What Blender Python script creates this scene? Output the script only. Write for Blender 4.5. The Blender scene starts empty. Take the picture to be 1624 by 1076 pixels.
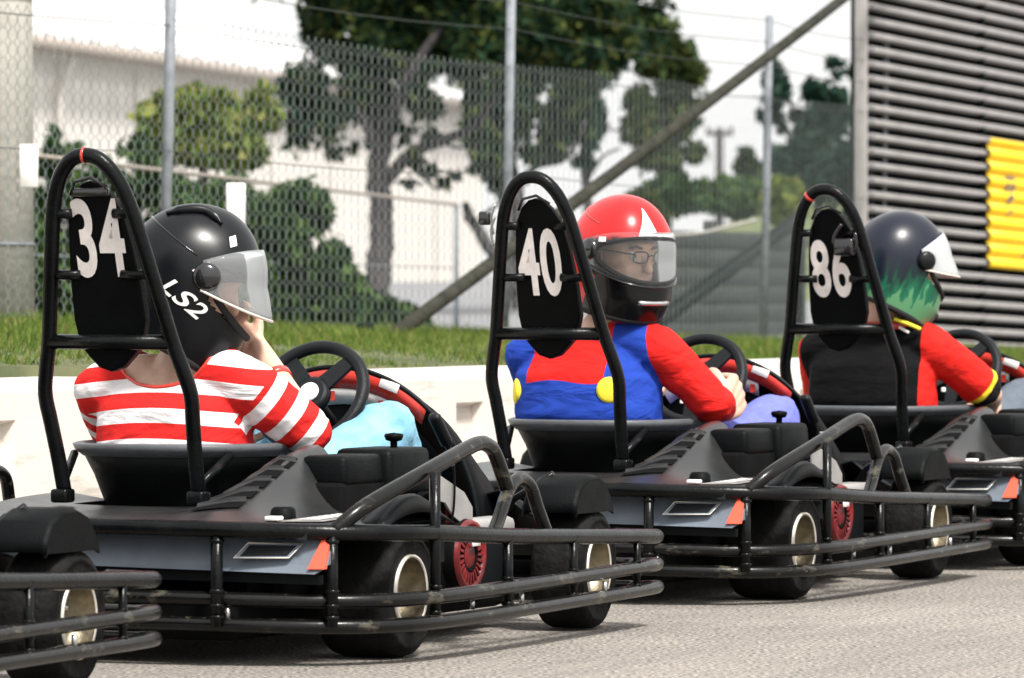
import bpy, bmesh, math, random
import numpy as np
from mathutils import Vector, Matrix
R = math.radians
rnd = random.Random(7)
scene = bpy.context.scene
col = scene.collection

# ------------------------------------------------------------------ camera, sky, sun, exposure
FPX, CU, CV, HZ, CAMH = 8529.0, 812.0, 538.0, 461.0, 0.782
cam_d = bpy.data.cameras.new('camera'); cam = bpy.data.objects.new('camera', cam_d); col.objects.link(cam)
cam_d.sensor_width = 36.0; cam_d.lens = FPX / 1624 * 36
cam_d.clip_start = 0.1; cam_d.clip_end = 3000
cam.location = (0, 0, CAMH); cam.rotation_euler = (R(90) - math.atan((CV - HZ) / FPX), 0, 0)
cam_d.dof.use_dof = True; cam_d.dof.focus_distance = 12.3; cam_d.dof.aperture_fstop = 9.0
scene.camera = cam

SUN_EL, SUN_AZ = R(54), R(150)          # azimuth measured clockwise from +Y: behind the camera, to its right
world = bpy.data.worlds.new('World'); scene.world = world; world.use_nodes = True
wn = world.node_tree; wn.nodes.clear()
sky = wn.nodes.new('ShaderNodeTexSky'); sky.sky_type = 'NISHITA'; sky.sun_disc = False
sky.sun_elevation = SUN_EL; sky.sun_rotation = SUN_AZ; sky.air_density = 1.0; sky.dust_density = 6.0; sky.ozone_density = 1.0
hs = wn.nodes.new('ShaderNodeHueSaturation'); hs.inputs['Saturation'].default_value = 0.12; hs.inputs['Value'].default_value = 1.0
bg = wn.nodes.new('ShaderNodeBackground'); bg.inputs['Strength'].default_value = 0.15
wo = wn.nodes.new('ShaderNodeOutputWorld')
cloud = wn.nodes.new('ShaderNodeMix'); cloud.data_type = 'RGBA'; cloud.inputs[0].default_value = 0.8; cloud.inputs[7].default_value = (4.6, 4.6, 4.55, 1)   # even overcast over the clear sky
wn.links.new(sky.outputs[0], hs.inputs['Color']); wn.links.new(hs.outputs[0], cloud.inputs[6]); wn.links.new(cloud.outputs[2], bg.inputs['Color']); wn.links.new(bg.outputs[0], wo.inputs['Surface'])
sun_d = bpy.data.lights.new('sun', 'SUN'); sun_d.energy = 3.0; sun_d.angle = R(10); sun_d.color = (1.0, 0.96, 0.9)
sun = bpy.data.objects.new('sun', sun_d); col.objects.link(sun)
sdir = Vector((math.sin(SUN_AZ) * math.cos(SUN_EL), math.cos(SUN_AZ) * math.cos(SUN_EL), math.sin(SUN_EL)))
sun.rotation_euler = sdir.to_track_quat('Z', 'Y').to_euler(); sun.location = (0, 0, 20)
vs = scene.view_settings
vs.view_transform = 'Standard'; vs.look = 'None'; vs.exposure = 0.95; vs.gamma = 1.0; vs.use_curve_mapping = False

# ------------------------------------------------------------------ materials
def newmat(name):
    m = bpy.data.materials.new(name); m.use_nodes = True
    nt = m.node_tree; b = nt.nodes['Principled BSDF']
    return m, nt, b
def N(nt, t, **kw):
    n = nt.nodes.new(t)
    for k, v in kw.items():
        if k in n.inputs: n.inputs[k].default_value = v
        else: setattr(n, k, v)
    return n
def rgba(c): return (c[0], c[1], c[2], 1)
def mat(name, c, rough=.5, metal=0., var=.12, scale=12., bump=0., bscale=60., c2=None, coat=0., spec=.5, detail=5., obj=True):
    m, nt, b = newmat(name)
    tc = N(nt, 'ShaderNodeTexCoord')
    no = N(nt, 'ShaderNodeTexNoise', Scale=scale, Detail=detail, Roughness=.62)
    nt.links.new(tc.outputs['Object'], no.inputs['Vector'])
    rp = N(nt, 'ShaderNodeValToRGB')
    ca = tuple(max(0, x * (1 - var)) for x in c); cb = c2 or tuple(min(1, x * (1 + var)) for x in c)
    rp.color_ramp.elements[0].position = .32; rp.color_ramp.elements[1].position = .68
    rp.color_ramp.elements[0].color = rgba(ca); rp.color_ramp.elements[1].color = rgba(cb)
    nt.links.new(no.outputs['Fac'], rp.inputs['Fac']); nt.links.new(rp.outputs['Color'], b.inputs['Base Color'])
    mr = N(nt, 'ShaderNodeMapRange'); mr.inputs['To Min'].default_value = max(.03, rough - .1); mr.inputs['To Max'].default_value = min(1, rough + .1)
    n2 = N(nt, 'ShaderNodeTexNoise', Scale=scale * 2.7, Detail=4.)
    nt.links.new(tc.outputs['Object'], n2.inputs['Vector'])
    nt.links.new(n2.outputs['Fac'], mr.inputs['Value']); nt.links.new(mr.outputs['Result'], b.inputs['Roughness'])
    b.inputs['Metallic'].default_value = metal; b.inputs['Coat Weight'].default_value = coat
    b.inputs['Specular IOR Level'].default_value = spec
    if bump:
        n3 = N(nt, 'ShaderNodeTexNoise', Scale=bscale, Detail=4.)
        nt.links.new(tc.outputs['Object'], n3.inputs['Vector'])
        bp = N(nt, 'ShaderNodeBump', Strength=bump, Distance=.01)
        nt.links.new(n3.outputs['Fac'], bp.inputs['Height']); nt.links.new(bp.outputs['Normal'], b.inputs['Normal'])
    return m
M = {}
M['pipe'] = mat('black painted steel tube, scuffed', (.0025, .003, .0034), .26, 0, .3, 9, .10, 90, c2=(.006, .0065, .0072), spec=.16)
M['rail'] = mat('worn bumper steel', (.0035, .0035, .0033), .24, .0, .3, 22, .05, 60, c2=(.020, .018, .0135), spec=.28)
M['plastic'] = mat('charcoal moulded plastic', (.006, .007, .0082), .40, 0, .2, 6, .12, 260, spec=.13)
M['deck'] = mat('dusty grey bodywork plastic', (.010, .011, .013), .32, 0, .25, 5, .06, 300, c2=(.028, .028, .028), spec=.6)
M['panel'] = mat('blue grey rear panel', (.13, .155, .19), .4, 0, .15, 8)
M['black'] = mat('matt black plastic', (.0022, .0027, .0031), .52, 0, .2, 10, .15, 200, spec=.09)
M['seat'] = mat('black seat shell', (.0025, .0028, .0032), .45, 0, .25, 8, .1, 200, spec=.12)
M['seatlip'] = mat('grey seat rim', (.085, .09, .10), .42, 0, .2, 10, .1, 150)
M['rubber'] = mat('tyre rubber', (.0045, .0048, .0052), .7, 0, .35, 22, .5, 55, c2=(.012, .0115, .011), spec=.12)
M['rim'] = mat('dull alloy rim', (.16, .13, .085), .4, .6, .35, 22, .1, 90, c2=(.34, .29, .2))
M['rimedge'] = mat('pale rim edge', (.72, .68, .6), .35, .3, .1, 20)
M['steel'] = mat('bright steel', (.55, .55, .55), .28, .9, .15, 20)
M['red'] = mat('red engine paint', (.17, .008, .010), .42, 0, .45, 40, .15, 120)
M['orange'] = mat('orange red reflector', (.85, .09, .045), .3, 0, .08, 20)
M['white'] = mat('white vinyl', (.80, .77, .74), .45, 0, .08, 25)
M['number'] = mat('scuffed white number vinyl', (.82, .76, .73), .5, 0, .10, 40)
M['guard'] = mat('light grey guard sheet', (.32, .31, .30), .45, .2, .12, 25)
M['dark'] = mat('grimy black underside', (.004, .004, .0045), .8, 0, .3, 12, spec=.08)  # shade under the kart and in slots put into a near-black colour
M['cowlred'] = mat('red cowl paint', (.62, .045, .03), .28, 0, .1, 12, coat=.3)
M['rubberblack'] = mat('steering wheel rubber', (.005, .006, .0075), .42, 0, .2, 30, .2, 300, spec=.22)
M['skin'] = mat('skin', (.60, .36, .26), .5, 0, .10, 25, .08, 160, c2=(.70, .45, .34))
M['denim'] = mat('light blue denim', (.15, .38, .55), .8, 0, .15, 14, .5, 34, c2=(.24, .48, .63))
M['purple'] = mat('blue violet cotton', (.13, .15, .50), .8, 0, .15, 25, .5, 30)
M['greycloth'] = mat('slate grey cotton', (.09, .11, .14), .8, 0, .15, 25, .5, 30)
M['teal'] = mat('teal shoe canvas', (.03, .32, .27), .6, 0, .15, 30)
M['yellow'] = mat('yellow felt', (.85, .72, .04), .7, 0, .08, 30)
M['helmblack'] = mat('satin black helmet paint', (.004, .0045, .006), .30, 0, .15, 10, spec=.28)
M['gloss'] = mat('gloss black', (.01, .01, .012), .14, 0, .1, 10, coat=.5)
M['lining'] = mat('black lining', (.012, .012, .013), .9, 0, .2, 40)
M['galv'] = mat('galvanised steel', (.20, .215, .235), .6, .1, .2, 20, .1, 150, spec=.2)
M['wire'] = mat('green grey mesh wire', (.31, .345, .345), .55, .1, .2, 30)
M['timber'] = mat('weathered pole', (.022, .022, .016), .85, 0, .3, 14, .4, 60, c2=(.045, .044, .034), spec=.15)
M['polegrey'] = mat('pale concrete pole', (.42, .40, .36), .85, 0, .12, 9, .3, 40)
M['barrier'] = mat('cream plastic barrier', (.68, .62, .555), .5, 0, .05, 3, .1, 30)
M['wallwhite'] = mat('cream render wall', (.66, .62, .575), .85, 0, .05, 1.5)
M['roofwhite'] = mat('white sheet roof', (.62, .60, .60), .6, 0, .03, 1.0)
M['gutter'] = mat('brown grey gutter', (.33, .28, .24), .7, 0, .1, 6)
M['bark'] = mat('grey brown bark', (.035, .032, .033), .9, 0, .35, 12, .8, 30, c2=(.085, .075, .075))
M['slat'] = mat('pale grey steel slat', (.33, .312, .308), .6, .0, .12, 5, spec=.2)
M['slatback'] = mat('dark green backing', (.002, .005, .0045), .9, 0, .2, 10, spec=.1)  # near-black green puts the shade beneath the ribs into the colour
M['signyellow'] = mat('yellow sign sheet', (.90, .58, .015), .5, 0, .05, 8)
M['board'] = mat('grey green timber board', (.030, .038, .034), .8, 0, .2, 10, .3, 50)
M['darkrail'] = mat('dark green rail', (.008, .014, .013), .7, 0, .25, 14, spec=.15)

def asphalt():
    m, nt, b = newmat('worn pale asphalt')
    tc = N(nt, 'ShaderNodeTexCoord')
    big = N(nt, 'ShaderNodeTexNoise', Scale=.9, Detail=6., Roughness=.6)
    fine = N(nt, 'ShaderNodeTexVoronoi', Scale=95.)
    fin2 = N(nt, 'ShaderNodeTexNoise', Scale=95., Detail=4.)
    for n in (big, fine, fin2): nt.links.new(tc.outputs['Object'], n.inputs['Vector'])
    r1 = N(nt, 'ShaderNodeValToRGB'); r1.color_ramp.elements[0].position = .3; r1.color_ramp.elements[1].position = .7
    r1.color_ramp.elements[0].color = (.225, .203, .180, 1); r1.color_ramp.elements[1].color = (.32, .29, .256, 1)
    nt.links.new(big.outputs['Fac'], r1.inputs['Fac'])
    r2 = N(nt, 'ShaderNodeValToRGB'); r2.color_ramp.elements[0].position = .34; r2.color_ramp.elements[1].position = .66
    r2.color_ramp.elements[0].color = (.20, .20, .20, 1); r2.color_ramp.elements[1].color = (1.45, 1.44, 1.43, 1)
    nt.links.new(fin2.outputs['Fac'], r2.inputs['Fac'])
    mx = N(nt, 'ShaderNodeMix', data_type='RGBA', blend_type='MULTIPLY'); mx.inputs[0].default_value = 1
    nt.links.new(r1.outputs[0], mx.inputs[6]); nt.links.new(r2.outputs[0], mx.inputs[7])
    # rubbered-in streaks along the running direction, and old stains
    mp = N(nt, 'ShaderNodeMapping'); mp.inputs['Rotation'].default_value = (0, 0, .42); nt.links.new(tc.outputs['Object'], mp.inputs['Vector'])
    mp2 = N(nt, 'ShaderNodeMapping'); mp2.inputs['Scale'].default_value = (3.2, .16, 1.); nt.links.new(mp.outputs[0], mp2.inputs['Vector'])
    sk = N(nt, 'ShaderNodeTexNoise', Scale=2.2, Detail=5., Roughness=.65); nt.links.new(mp2.outputs[0], sk.inputs['Vector'])
    st = N(nt, 'ShaderNodeTexNoise', Scale=3.5, Detail=7., Roughness=.7); nt.links.new(tc.outputs['Object'], st.inputs['Vector'])
    r3 = N(nt, 'ShaderNodeValToRGB'); r3.color_ramp.elements[0].position = .36; r3.color_ramp.elements[1].position = .56; r3.color_ramp.elements[0].color = (.86, .87, .89, 1); r3.color_ramp.elements[1].color = (1.03, 1.03, 1.03, 1); nt.links.new(sk.outputs['Fac'], r3.inputs['Fac'])
    r4 = N(nt, 'ShaderNodeValToRGB'); r4.color_ramp.elements[0].position = .30; r4.color_ramp.elements[1].position = .45; r4.color_ramp.elements[0].color = (.80, .81, .83, 1); r4.color_ramp.elements[1].color = (1, 1, 1, 1); nt.links.new(st.outputs['Fac'], r4.inputs['Fac'])
    m3 = N(nt, 'ShaderNodeMix', data_type='RGBA', blend_type='MULTIPLY'); m3.inputs[0].default_value = 1; nt.links.new(mx.outputs[2], m3.inputs[6]); nt.links.new(r3.outputs[0], m3.inputs[7])
    m4 = N(nt, 'ShaderNodeMix', data_type='RGBA', blend_type='MULTIPLY'); m4.inputs[0].default_value = 1; nt.links.new(m3.outputs[2], m4.inputs[6]); nt.links.new(r4.outputs[0], m4.inputs[7])
    nt.links.new(m4.outputs[2], b.inputs['Base Color']); b.inputs['Roughness'].default_value = .88
    bp = N(nt, 'ShaderNodeBump', Strength=.9, Distance=.006)
    nt.links.new(fine.outputs['Distance'], bp.inputs['Height']); nt.links.new(bp.outputs[0], b.inputs['Normal'])
    return m
M['asphalt'] = asphalt()

def scuffed(name, c, scuff, rough=.5, sc=(1.2, 9., 9.), lo=.33, hi=.44):
    m = mat(name, c, rough, 0, .05, 3, .1, 30); nt = m.node_tree; b = nt.nodes['Principled BSDF']
    src = b.inputs['Base Color'].links[0].from_socket; tc = N(nt, 'ShaderNodeTexCoord'); mp = N(nt, 'ShaderNodeMapping'); mp.inputs['Scale'].default_value = sc
    gi = N(nt, 'ShaderNodeObjectInfo'); ad = N(nt, 'ShaderNodeVectorMath', operation='ADD'); nt.links.new(tc.outputs['Object'], ad.inputs[0]); nt.links.new(gi.outputs['Location'], ad.inputs[1])
    nt.links.new(ad.outputs[0], mp.inputs['Vector']); n = N(nt, 'ShaderNodeTexNoise', Scale=1.6, Detail=8., Roughness=.72); nt.links.new(mp.outputs[0], n.inputs['Vector'])
    mr = N(nt, 'ShaderNodeMapRange'); mr.inputs['From Min'].default_value = lo; mr.inputs['From Max'].default_value = hi; mr.inputs['To Min'].default_value = .75; mr.inputs['To Max'].default_value = 0.; nt.links.new(n.outputs['Fac'], mr.inputs['Value'])
    mx = N(nt, 'ShaderNodeMix', data_type='RGBA'); nt.links.new(mr.outputs[0], mx.inputs[0]); nt.links.new(src, mx.inputs[6]); mx.inputs[7].default_value = rgba(scuff); nt.links.new(mx.outputs[2], b.inputs['Base Color'])
    return m
M['rail'] = scuffed('bumper steel, black paint worn through in places', (.0035, .0035, .0034), (.085, .075, .056), .26, (7., 7., 16.), .36, .44)
M['rail'].node_tree.nodes['Principled BSDF'].inputs['Specular IOR Level'].default_value = .3
M['barrier'] = scuffed('scuffed cream plastic barrier', (.70, .645, .585), (.42, .37, .31))
def leafmat(name, cols, trans=.25):
    m, nt, b = newmat(name)
    g = N(nt, 'ShaderNodeNewGeometry'); rp = N(nt, 'ShaderNodeValToRGB')
    while len(rp.color_ramp.elements) < len(cols): rp.color_ramp.elements.new(.5)
    for i, c in enumerate(cols):
        rp.color_ramp.elements[i].position = i / max(1, len(cols) - 1); rp.color_ramp.elements[i].color = rgba(c)
    nt.links.new(g.outputs['Random Per Island'], rp.inputs['Fac']); nt.links.new(rp.outputs[0], b.inputs['Base Color'])
    b.inputs['Roughness'].default_value = .6; b.inputs['Specular IOR Level'].default_value = .08
    tr = N(nt, 'ShaderNodeBsdfTranslucent'); nt.links.new(rp.outputs[0], tr.inputs['Color'])
    ms = N(nt, 'ShaderNodeMixShader'); ms.inputs[0].default_value = trans
    out = nt.nodes['Material Output']
    nt.links.new(b.outputs[0], ms.inputs[1]); nt.links.new(tr.outputs[0], ms.inputs[2]); nt.links.new(ms.outputs[0], out.inputs['Surface'])
    return m
M['leafdark'] = leafmat('dark evergreen leaves', [(.006, .022, .014), (.012, .034, .018), (.034, .060, .020), (.10, .115, .03)])
M['leafmid'] = leafmat('mid green leaves', [(.018, .036, .016), (.032, .055, .02), (.06, .085, .026), (.11, .11, .03)])
M['leafyellow'] = leafmat('yellow green leaves', [(.05, .085, .022), (.10, .15, .03), (.18, .22, .045), (.24, .24, .06)])
M['leafhedge'] = leafmat('hedge leaves', [(.016, .042, .018), (.035, .078, .024), (.085, .14, .035), (.022, .05, .022)])
M['leafblue'] = leafmat('blue green leaves', [(.010, .030, .026), (.018, .046, .034), (.036, .068, .038)])
M['grass'] = leafmat('grass blades', [(.05, .10, .016), (.08, .14, .022), (.11, .17, .03), (.15, .185, .04), (.22, .21, .075)], .3)
M['turf'] = mat('turf soil', (.06, .085, .03), .95, 0, .4, 3, .6, 30, c2=(.13, .13, .06))
M['farground'] = mat('pale grey yard', (.20, .20, .21), .9, 0, .1, .6)
M['hill'] = mat('grassy slope', (.07, .10, .045), .95, 0, .35, 1.2, .6, 4, c2=(.14, .16, .06))

def glass(name, tint=(.985, .99, .99), alpha=.28, rough=.05):
    m, nt, b = newmat(name)
    tr = N(nt, 'ShaderNodeBsdfTransparent'); tr.inputs['Color'].default_value = rgba(tint)
    ms = N(nt, 'ShaderNodeMixShader'); fr = N(nt, 'ShaderNodeFresnel', IOR=1.5)
    mt = N(nt, 'ShaderNodeMath', operation='MAXIMUM'); mt.inputs[1].default_value = alpha
    b.inputs['Base Color'].default_value = (.80, .82, .83, 1) if alpha > .3 else (.72, .74, .75, 1); b.inputs['Roughness'].default_value = rough
    nt.links.new(fr.outputs[0], mt.inputs[0]); nt.links.new(mt.outputs[0], ms.inputs[0])
    nt.links.new(tr.outputs[0], ms.inputs[1]); nt.links.new(b.outputs[0], ms.inputs[2])
    nt.links.new(ms.outputs[0], nt.nodes['Material Output'].inputs['Surface'])
    return m
M['visor'] = glass('clear visor', alpha=.15)
M['visorclear'] = glass('clear visor over the face', alpha=.05)
M['visormist'] = glass('misted visor', alpha=.42, rough=.2)
M['lens'] = glass('spectacle lens', alpha=.08)

# ------------------------------------------------------------------ mesh helpers
def catmull(P, n=6, closed=False):
    P = [Vector(p) for p in P]; out = []
    L = len(P); rng = range(L if closed else L - 1)
    for i in rng:
        if closed: a, b, c, d = P[(i-1) % L], P[i], P[(i+1) % L], P[(i+2) % L]
        else: a, b, c, d = P[max(0, i-1)], P[i], P[i+1], P[min(L-1, i+2)]
        for k in range(n):
            t = k / n
            out.append(.5 * ((2*b) + (c-a)*t + (2*a-5*b+4*c-d)*t*t + (3*b-a-3*c+d)*t*t*t))
    if not closed: out.append(P[-1])
    return out
class MB:
    def __init__(s): s.v = []; s.f = []; s.m = []; s.s = []
    def add(s, vs_, fs, mi=0, sm=False):
        o = len(s.v); s.v += [tuple(v) for v in vs_]
        for f in fs: s.f.append(tuple(i + o for i in f)); s.m.append(mi); s.s.append(sm)
        return s
    def box(s, c, d, rot=None, mi=0):
        c = Vector(c); V = []
        for x in (-.5, .5):
            for y in (-.5, .5):
                for z in (-.5, .5):
                    p = Vector((x*d[0], y*d[1], z*d[2]))
                    if rot: p = rot @ p
                    V.append(c + p)
        return s.add(V, [(0,1,3,2),(4,6,7,5),(0,4,5,1),(2,3,7,6),(0,2,6,4),(1,5,7,3)], mi)
    def rbox(s, c, d, b=.008, rot=None, mi=0, seg=2, taper=None):
        bm = bmesh.new(); bmesh.ops.create_cube(bm, size=1)
        for v in bm.verts:
            v.co = Vector((v.co.x*d[0], v.co.y*d[1], v.co.z*d[2]))
            if taper and v.co.z > 0: v.co.x *= taper[0]; v.co.y *= taper[1]
        bmesh.ops.bevel(bm, geom=bm.edges[:], offset=b, segments=seg, profile=.5, affect='EDGES')
        c = Vector(c); V = [c + (rot @ v.co if rot else v.co) for v in bm.verts]
        bm.verts.index_update()
        s.add(V, [[v.index for v in f.verts] for f in bm.faces], mi, True); bm.free(); return s
    def tube(s, P, r, n=10, closed=False, mi=0, cap=True, sx=None):
        P = [Vector(p) for p in P]; L = len(P)
        rs = r if isinstance(r, (list, tuple)) else [r]*L
        T = []
        for i in range(L):
            if closed: t = P[(i+1) % L] - P[i-1]
            else: t = P[min(L-1, i+1)] - P[max(0, i-1)]
            T.append(t.normalized() if t.length > 1e-9 else Vector((0,0,1)))
        up = Vector((0,0,1)) if abs(T[0].z) < .9 else Vector((1,0,0))
        nrm = (up - T[0]*up.dot(T[0])).normalized(); V = []
        for i in range(L):
            if i: nrm = (nrm - T[i]*nrm.dot(T[i])).normalized()
            bn = T[i].cross(nrm)
            for k in range(n):
                a = 2*math.pi*k/n
                V.append(P[i] + (nrm*math.cos(a) + bn*math.sin(a)*(sx or 1))*rs[i])
        F = []
        for i in range(L if closed else L-1):
            j = (i+1) % L
            for k in range(n): F.append((i*n+k, i*n+(k+1) % n, j*n+(k+1) % n, j*n+k))
        s.add(V, F, mi, True)
        if cap and not closed:
            o = len(s.v) - len(V)
            s.f += [tuple(o+k for k in range(n))[::-1], tuple(o+(L-1)*n+k for k in range(n))]; s.m += [mi]*2; s.s += [False]*2
        return s
    def lathe(s, prof, c, axis='y', n=28, mi=0, close=False):
        V = []; c = Vector(c)
        for r, h in prof:
            for k in range(n):
                a = 2*math.pi*k/n
                p = {'y': (r*math.cos(a), h, r*math.sin(a)), 'z': (r*math.cos(a), r*math.sin(a), h), 'x': (h, r*math.cos(a), r*math.sin(a))}[axis]
                V.append(c + Vector(p))
        F = []; L = len(prof)
        for i in range(L if close else L-1):
            j = (i+1) % L
            for k in range(n): F.append((i*n+k, i*n+(k+1) % n, j*n+(k+1) % n, j*n+k))
        return s.add(V, F, mi, True)
    def loft(s, rings, closed=True, cap=True, mi=0, sm=True):
        n = len(rings[0]); V = [v for r in rings for v in r]; F = []
        for i in range(len(rings)-1):
            for k in range(n if closed else n-1): F.append((i*n+k, i*n+(k+1) % n, (i+1)*n+(k+1) % n, (i+1)*n+k))
        s.add(V, F, mi, sm)
        if cap and closed:
            o = len(s.v) - len(V)
            s.f += [tuple(o+k for k in range(n))[::-1], tuple(o+(len(rings)-1)*n+k for k in range(n))]; s.m += [mi]*2; s.s += [False]*2
        return s
    def prism(s, poly, fn, t0, t1, mi=0, bevel=0):
        n = len(poly); V = [fn(p[0], p[1], t0) for p in poly] + [fn(p[0], p[1], t1) for p in poly]
        F = [tuple(range(n))[::-1], tuple(range(n, 2*n))] + [(k, (k+1) % n, n+(k+1) % n, n+k) for k in range(n)]
        return s.add(V, F, mi)
    def mesh(s, name, mats):
        me = bpy.data.meshes.new(name); me.from_pydata(s.v, [], s.f)
        for m in (mats if isinstance(mats, (list, tuple)) else [mats]): me.materials.append(M[m] if isinstance(m, str) else m)
        me.polygons.foreach_set('material_index', s.m); me.polygons.foreach_set('use_smooth', s.s)
        bm = bmesh.new(); bm.from_mesh(me); bmesh.ops.recalc_face_normals(bm, faces=bm.faces); bm.to_mesh(me); bm.free()
        me.update(); return me
    def build(s, name, mats, parent=None, loc=None, rot=None):
        return link(name, s.mesh(name, mats), parent, loc, rot)
def link(name, me, parent=None, loc=None, rot=None):
    o = bpy.data.objects.new(name, me); col.objects.link(o)
    if parent: o.parent = parent
    if loc: o.location = loc
    if rot: o.rotation_euler = rot
    return o
def tag(o, label=None, cat=None, group=None, kind=None):
    if label: o['label'] = label
    if cat: o['category'] = cat
    if group: o['group'] = group
    if kind: o['kind'] = kind
    return o
def empty(name, loc, rz=0):
    o = bpy.data.objects.new(name, None); col.objects.link(o); o.location = loc; o.rotation_euler = (0, 0, rz); o.empty_display_size = .1
    return o
def copy_tree(o, parent=None):
    c = o.copy(); col.objects.link(c); c.parent = parent
    for ch in o.children: copy_tree(ch, c)
    return c
def autosmooth(me, ang=40):
    me.polygons.foreach_set('use_smooth', [True]*len(me.polygons))
    try: me.set_sharp_from_angle(angle=R(ang))
    except Exception: pass
def at(u, v, D):          # a point of the place from its distance and bearing
    th = math.atan((CV - HZ) / FPX); c, s = math.cos(th), math.sin(th)
    d = ((u-CU)/FPX, c + s*(CV-v)/FPX, -s + c*(CV-v)/FPX)
    return Vector((d[0]*D/d[1], D, CAMH + d[2]*D/d[1]))
def text_mesh(txt, size, bold=0., sx=1., shear=0.):
    cu = bpy.data.curves.new('text', 'FONT'); cu.body = txt; cu.size = size; cu.offset = bold; cu.shear = shear
    cu.align_x = 'CENTER'; cu.align_y = 'CENTER'; cu.resolution_u = 5; cu.space_character = 1.06
    o = bpy.data.objects.new('text', cu); col.objects.link(o)
    dg = bpy.context.evaluated_depsgraph_get(); me = bpy.data.meshes.new_from_object(o.evaluated_get(dg))
    bpy.data.objects.remove(o); bpy.data.curves.remove(cu)
    V = [(v.co.x*sx, v.co.y) for v in me.vertices]; F = [tuple(p.vertices) for p in me.polygons]
    bpy.data.meshes.remove(me)
    xs = [p[0] for p in V]; ys = [p[1] for p in V]
    cx, cy = (min(xs)+max(xs))/2, (min(ys)+max(ys))/2
    return [(x-cx, y-cy) for x, y in V], F, (max(xs)-min(xs), max(ys)-min(ys))
# ------------------------------------------------------------------ the setting
# track surface
mb = MB(); mb.add([(-60, -20, 0), (60, -20, 0), (60, 400, 0), (-60, 400, 0)], [(0,1,2,3)]); tag(mb.build('track', 'asphalt'), kind='structure')
# the line of the fence, running away to the right
FT = .3443
def fence_pt(D, off=0.): return Vector((-8.163 + FT*D + off*.9455, D - off*.3256, 0))
def bank_z(D): return .664 - (D - 18.57)*.0174
KA = .415; KF = Vector((math.sin(KA), math.cos(KA), 0)); KL = Vector((-math.cos(KA), math.sin(KA), 0))
BP = Vector((-.765, 11.665, 0)) + KL*1.3          # barrier face line
# bank of turf between the barrier and the fence and on beyond it
mb = MB(); ds = [8 + i*1.0 for i in range(40)]; rows = []
for D in ds:
    fp = fence_pt(D); t = (D - BP.y)/KF.y; bp = BP + KF*t + KL*.3
    z = bank_z(min(D, 32)); row = []
    w = fp - bp
    for k, (q, zz) in enumerate(((0, 0), (.001, z-.16), (.35, z-.104), (.8, z-.032), (1.0, z), (1.6, z), (2.6, z-.03))):
        p = bp + w*q; row.append((p.x, p.y, zz + (rnd.uniform(-.012, .012) if k > 1 else 0)))
    row.append((row[-1][0]-8, row[-1][1]+6, z-.05)); rows.append(row)
for i in range(len(rows)-1):
    V = rows[i] + rows[i+1]; n = len(rows[i])
    mb.add(V, [(k, k+1, n+k+1, n+k) for k in range(n-1)], 0, True)
tag(mb.build('grass_bank', 'turf'), kind='structure')
# yard beyond, rising gently
mb = MB(); mb.add([(-80, 26, .40), (80, 30, .40), (90, 60, .75), (-90, 60, .75), (150, 120, 1.1), (-150, 120, 1.1), (500, 600, 1.3), (-500, 600, 1.3)], [(0,1,2,3), (3,2,4,5), (5,4,6,7)])
tag(mb.build('yard_ground', 'farground'), kind='structure')
# grassy rise on the right
mb = MB(); nx, ny = 40, 14; V = []
for j in range(ny):
    for i in range(nx):
        u = i/(nx-1); w = j/(ny-1); D = 52 + 26*w
        x = -1.0 + 14*u + w*3
        h = .6 + 1.35*math.sin(min(1, w*1.5)*math.pi/2)*min(1, (u*14/2.6))*(1 - .25*u) + rnd.uniform(-.05, .05)
        V.append((x, D, h))
mb.add(V, [(j*nx+i, j*nx+i+1, (j+1)*nx+i+1, (j+1)*nx+i) for j in range(ny-1) for i in range(nx-1)], 0, True)
tag(mb.build('hill', 'hill'), kind='structure')

# grass blades
rs = np.random.RandomState(3)
def blades(name, n, Drange, off, hmin, hmax, label):
    D = rs.uniform(*Drange, n); o = -np.abs(rs.normal(0, 1, n))*off[1] + off[0]
    bx = BP.x + KL.x*.34 + (D-BP.y-KL.y*.34)*KF.x/KF.y; omax = (bx+8.163-FT*D)/(.9455+.3256*KF.x/KF.y)
    o = off[0] + rs.uniform(0, 1, n)**1.2*(omax-off[0])
    z = .664 - (np.minimum(D, 32) - 18.57)*.0174
    x = -8.163 + FT*D + o*.9455; y = D - o*.3256
    z = z - .16*np.clip(o/omax, 0, 1) - .015
    h = rs.uniform(hmin, hmax, n)*(0.6 + .8*(np.sin(D*3.1)+np.sin(D*7.7+o*3)+2)/4); a = rs.uniform(0, 2*np.pi, n); wd = rs.uniform(.002, .0045, n)
    lx = rs.normal(0, .35, n)*h; ly = rs.normal(0, .35, n)*h
    P = np.zeros((n, 5, 3)); ca, sa = np.cos(a)*wd, np.sin(a)*wd
    P[:,0] = np.stack([x-ca, y-sa, z], 1); P[:,1] = np.stack([x+ca, y+sa, z], 1)
    P[:,2] = np.stack([x+ca*.7+lx*.4, y+sa*.7+ly*.4, z+h*.6], 1); P[:,3] = np.stack([x-ca*.7+lx*.4, y-sa*.7+ly*.4, z+h*.6], 1)
    P[:,4] = np.stack([x+lx, y+ly, z+h], 1)
    me = bpy.data.meshes.new(name); b = np.arange(n)*5
    F = []; 
    for i in b.tolist(): F.append((i, i+1, i+2, i+3)); F.append((i+3, i+2, i+4))
    me.from_pydata(P.reshape(-1, 3).tolist(), [], F); me.materials.append(M['grass'])
    tag(link(name, me), label, 'grass', kind='stuff')
blades('grass', 190000, (12.3, 31), (-.9, 4.6), .015, .065, 'uneven green grass growing on the bank below the mesh fence')

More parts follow.
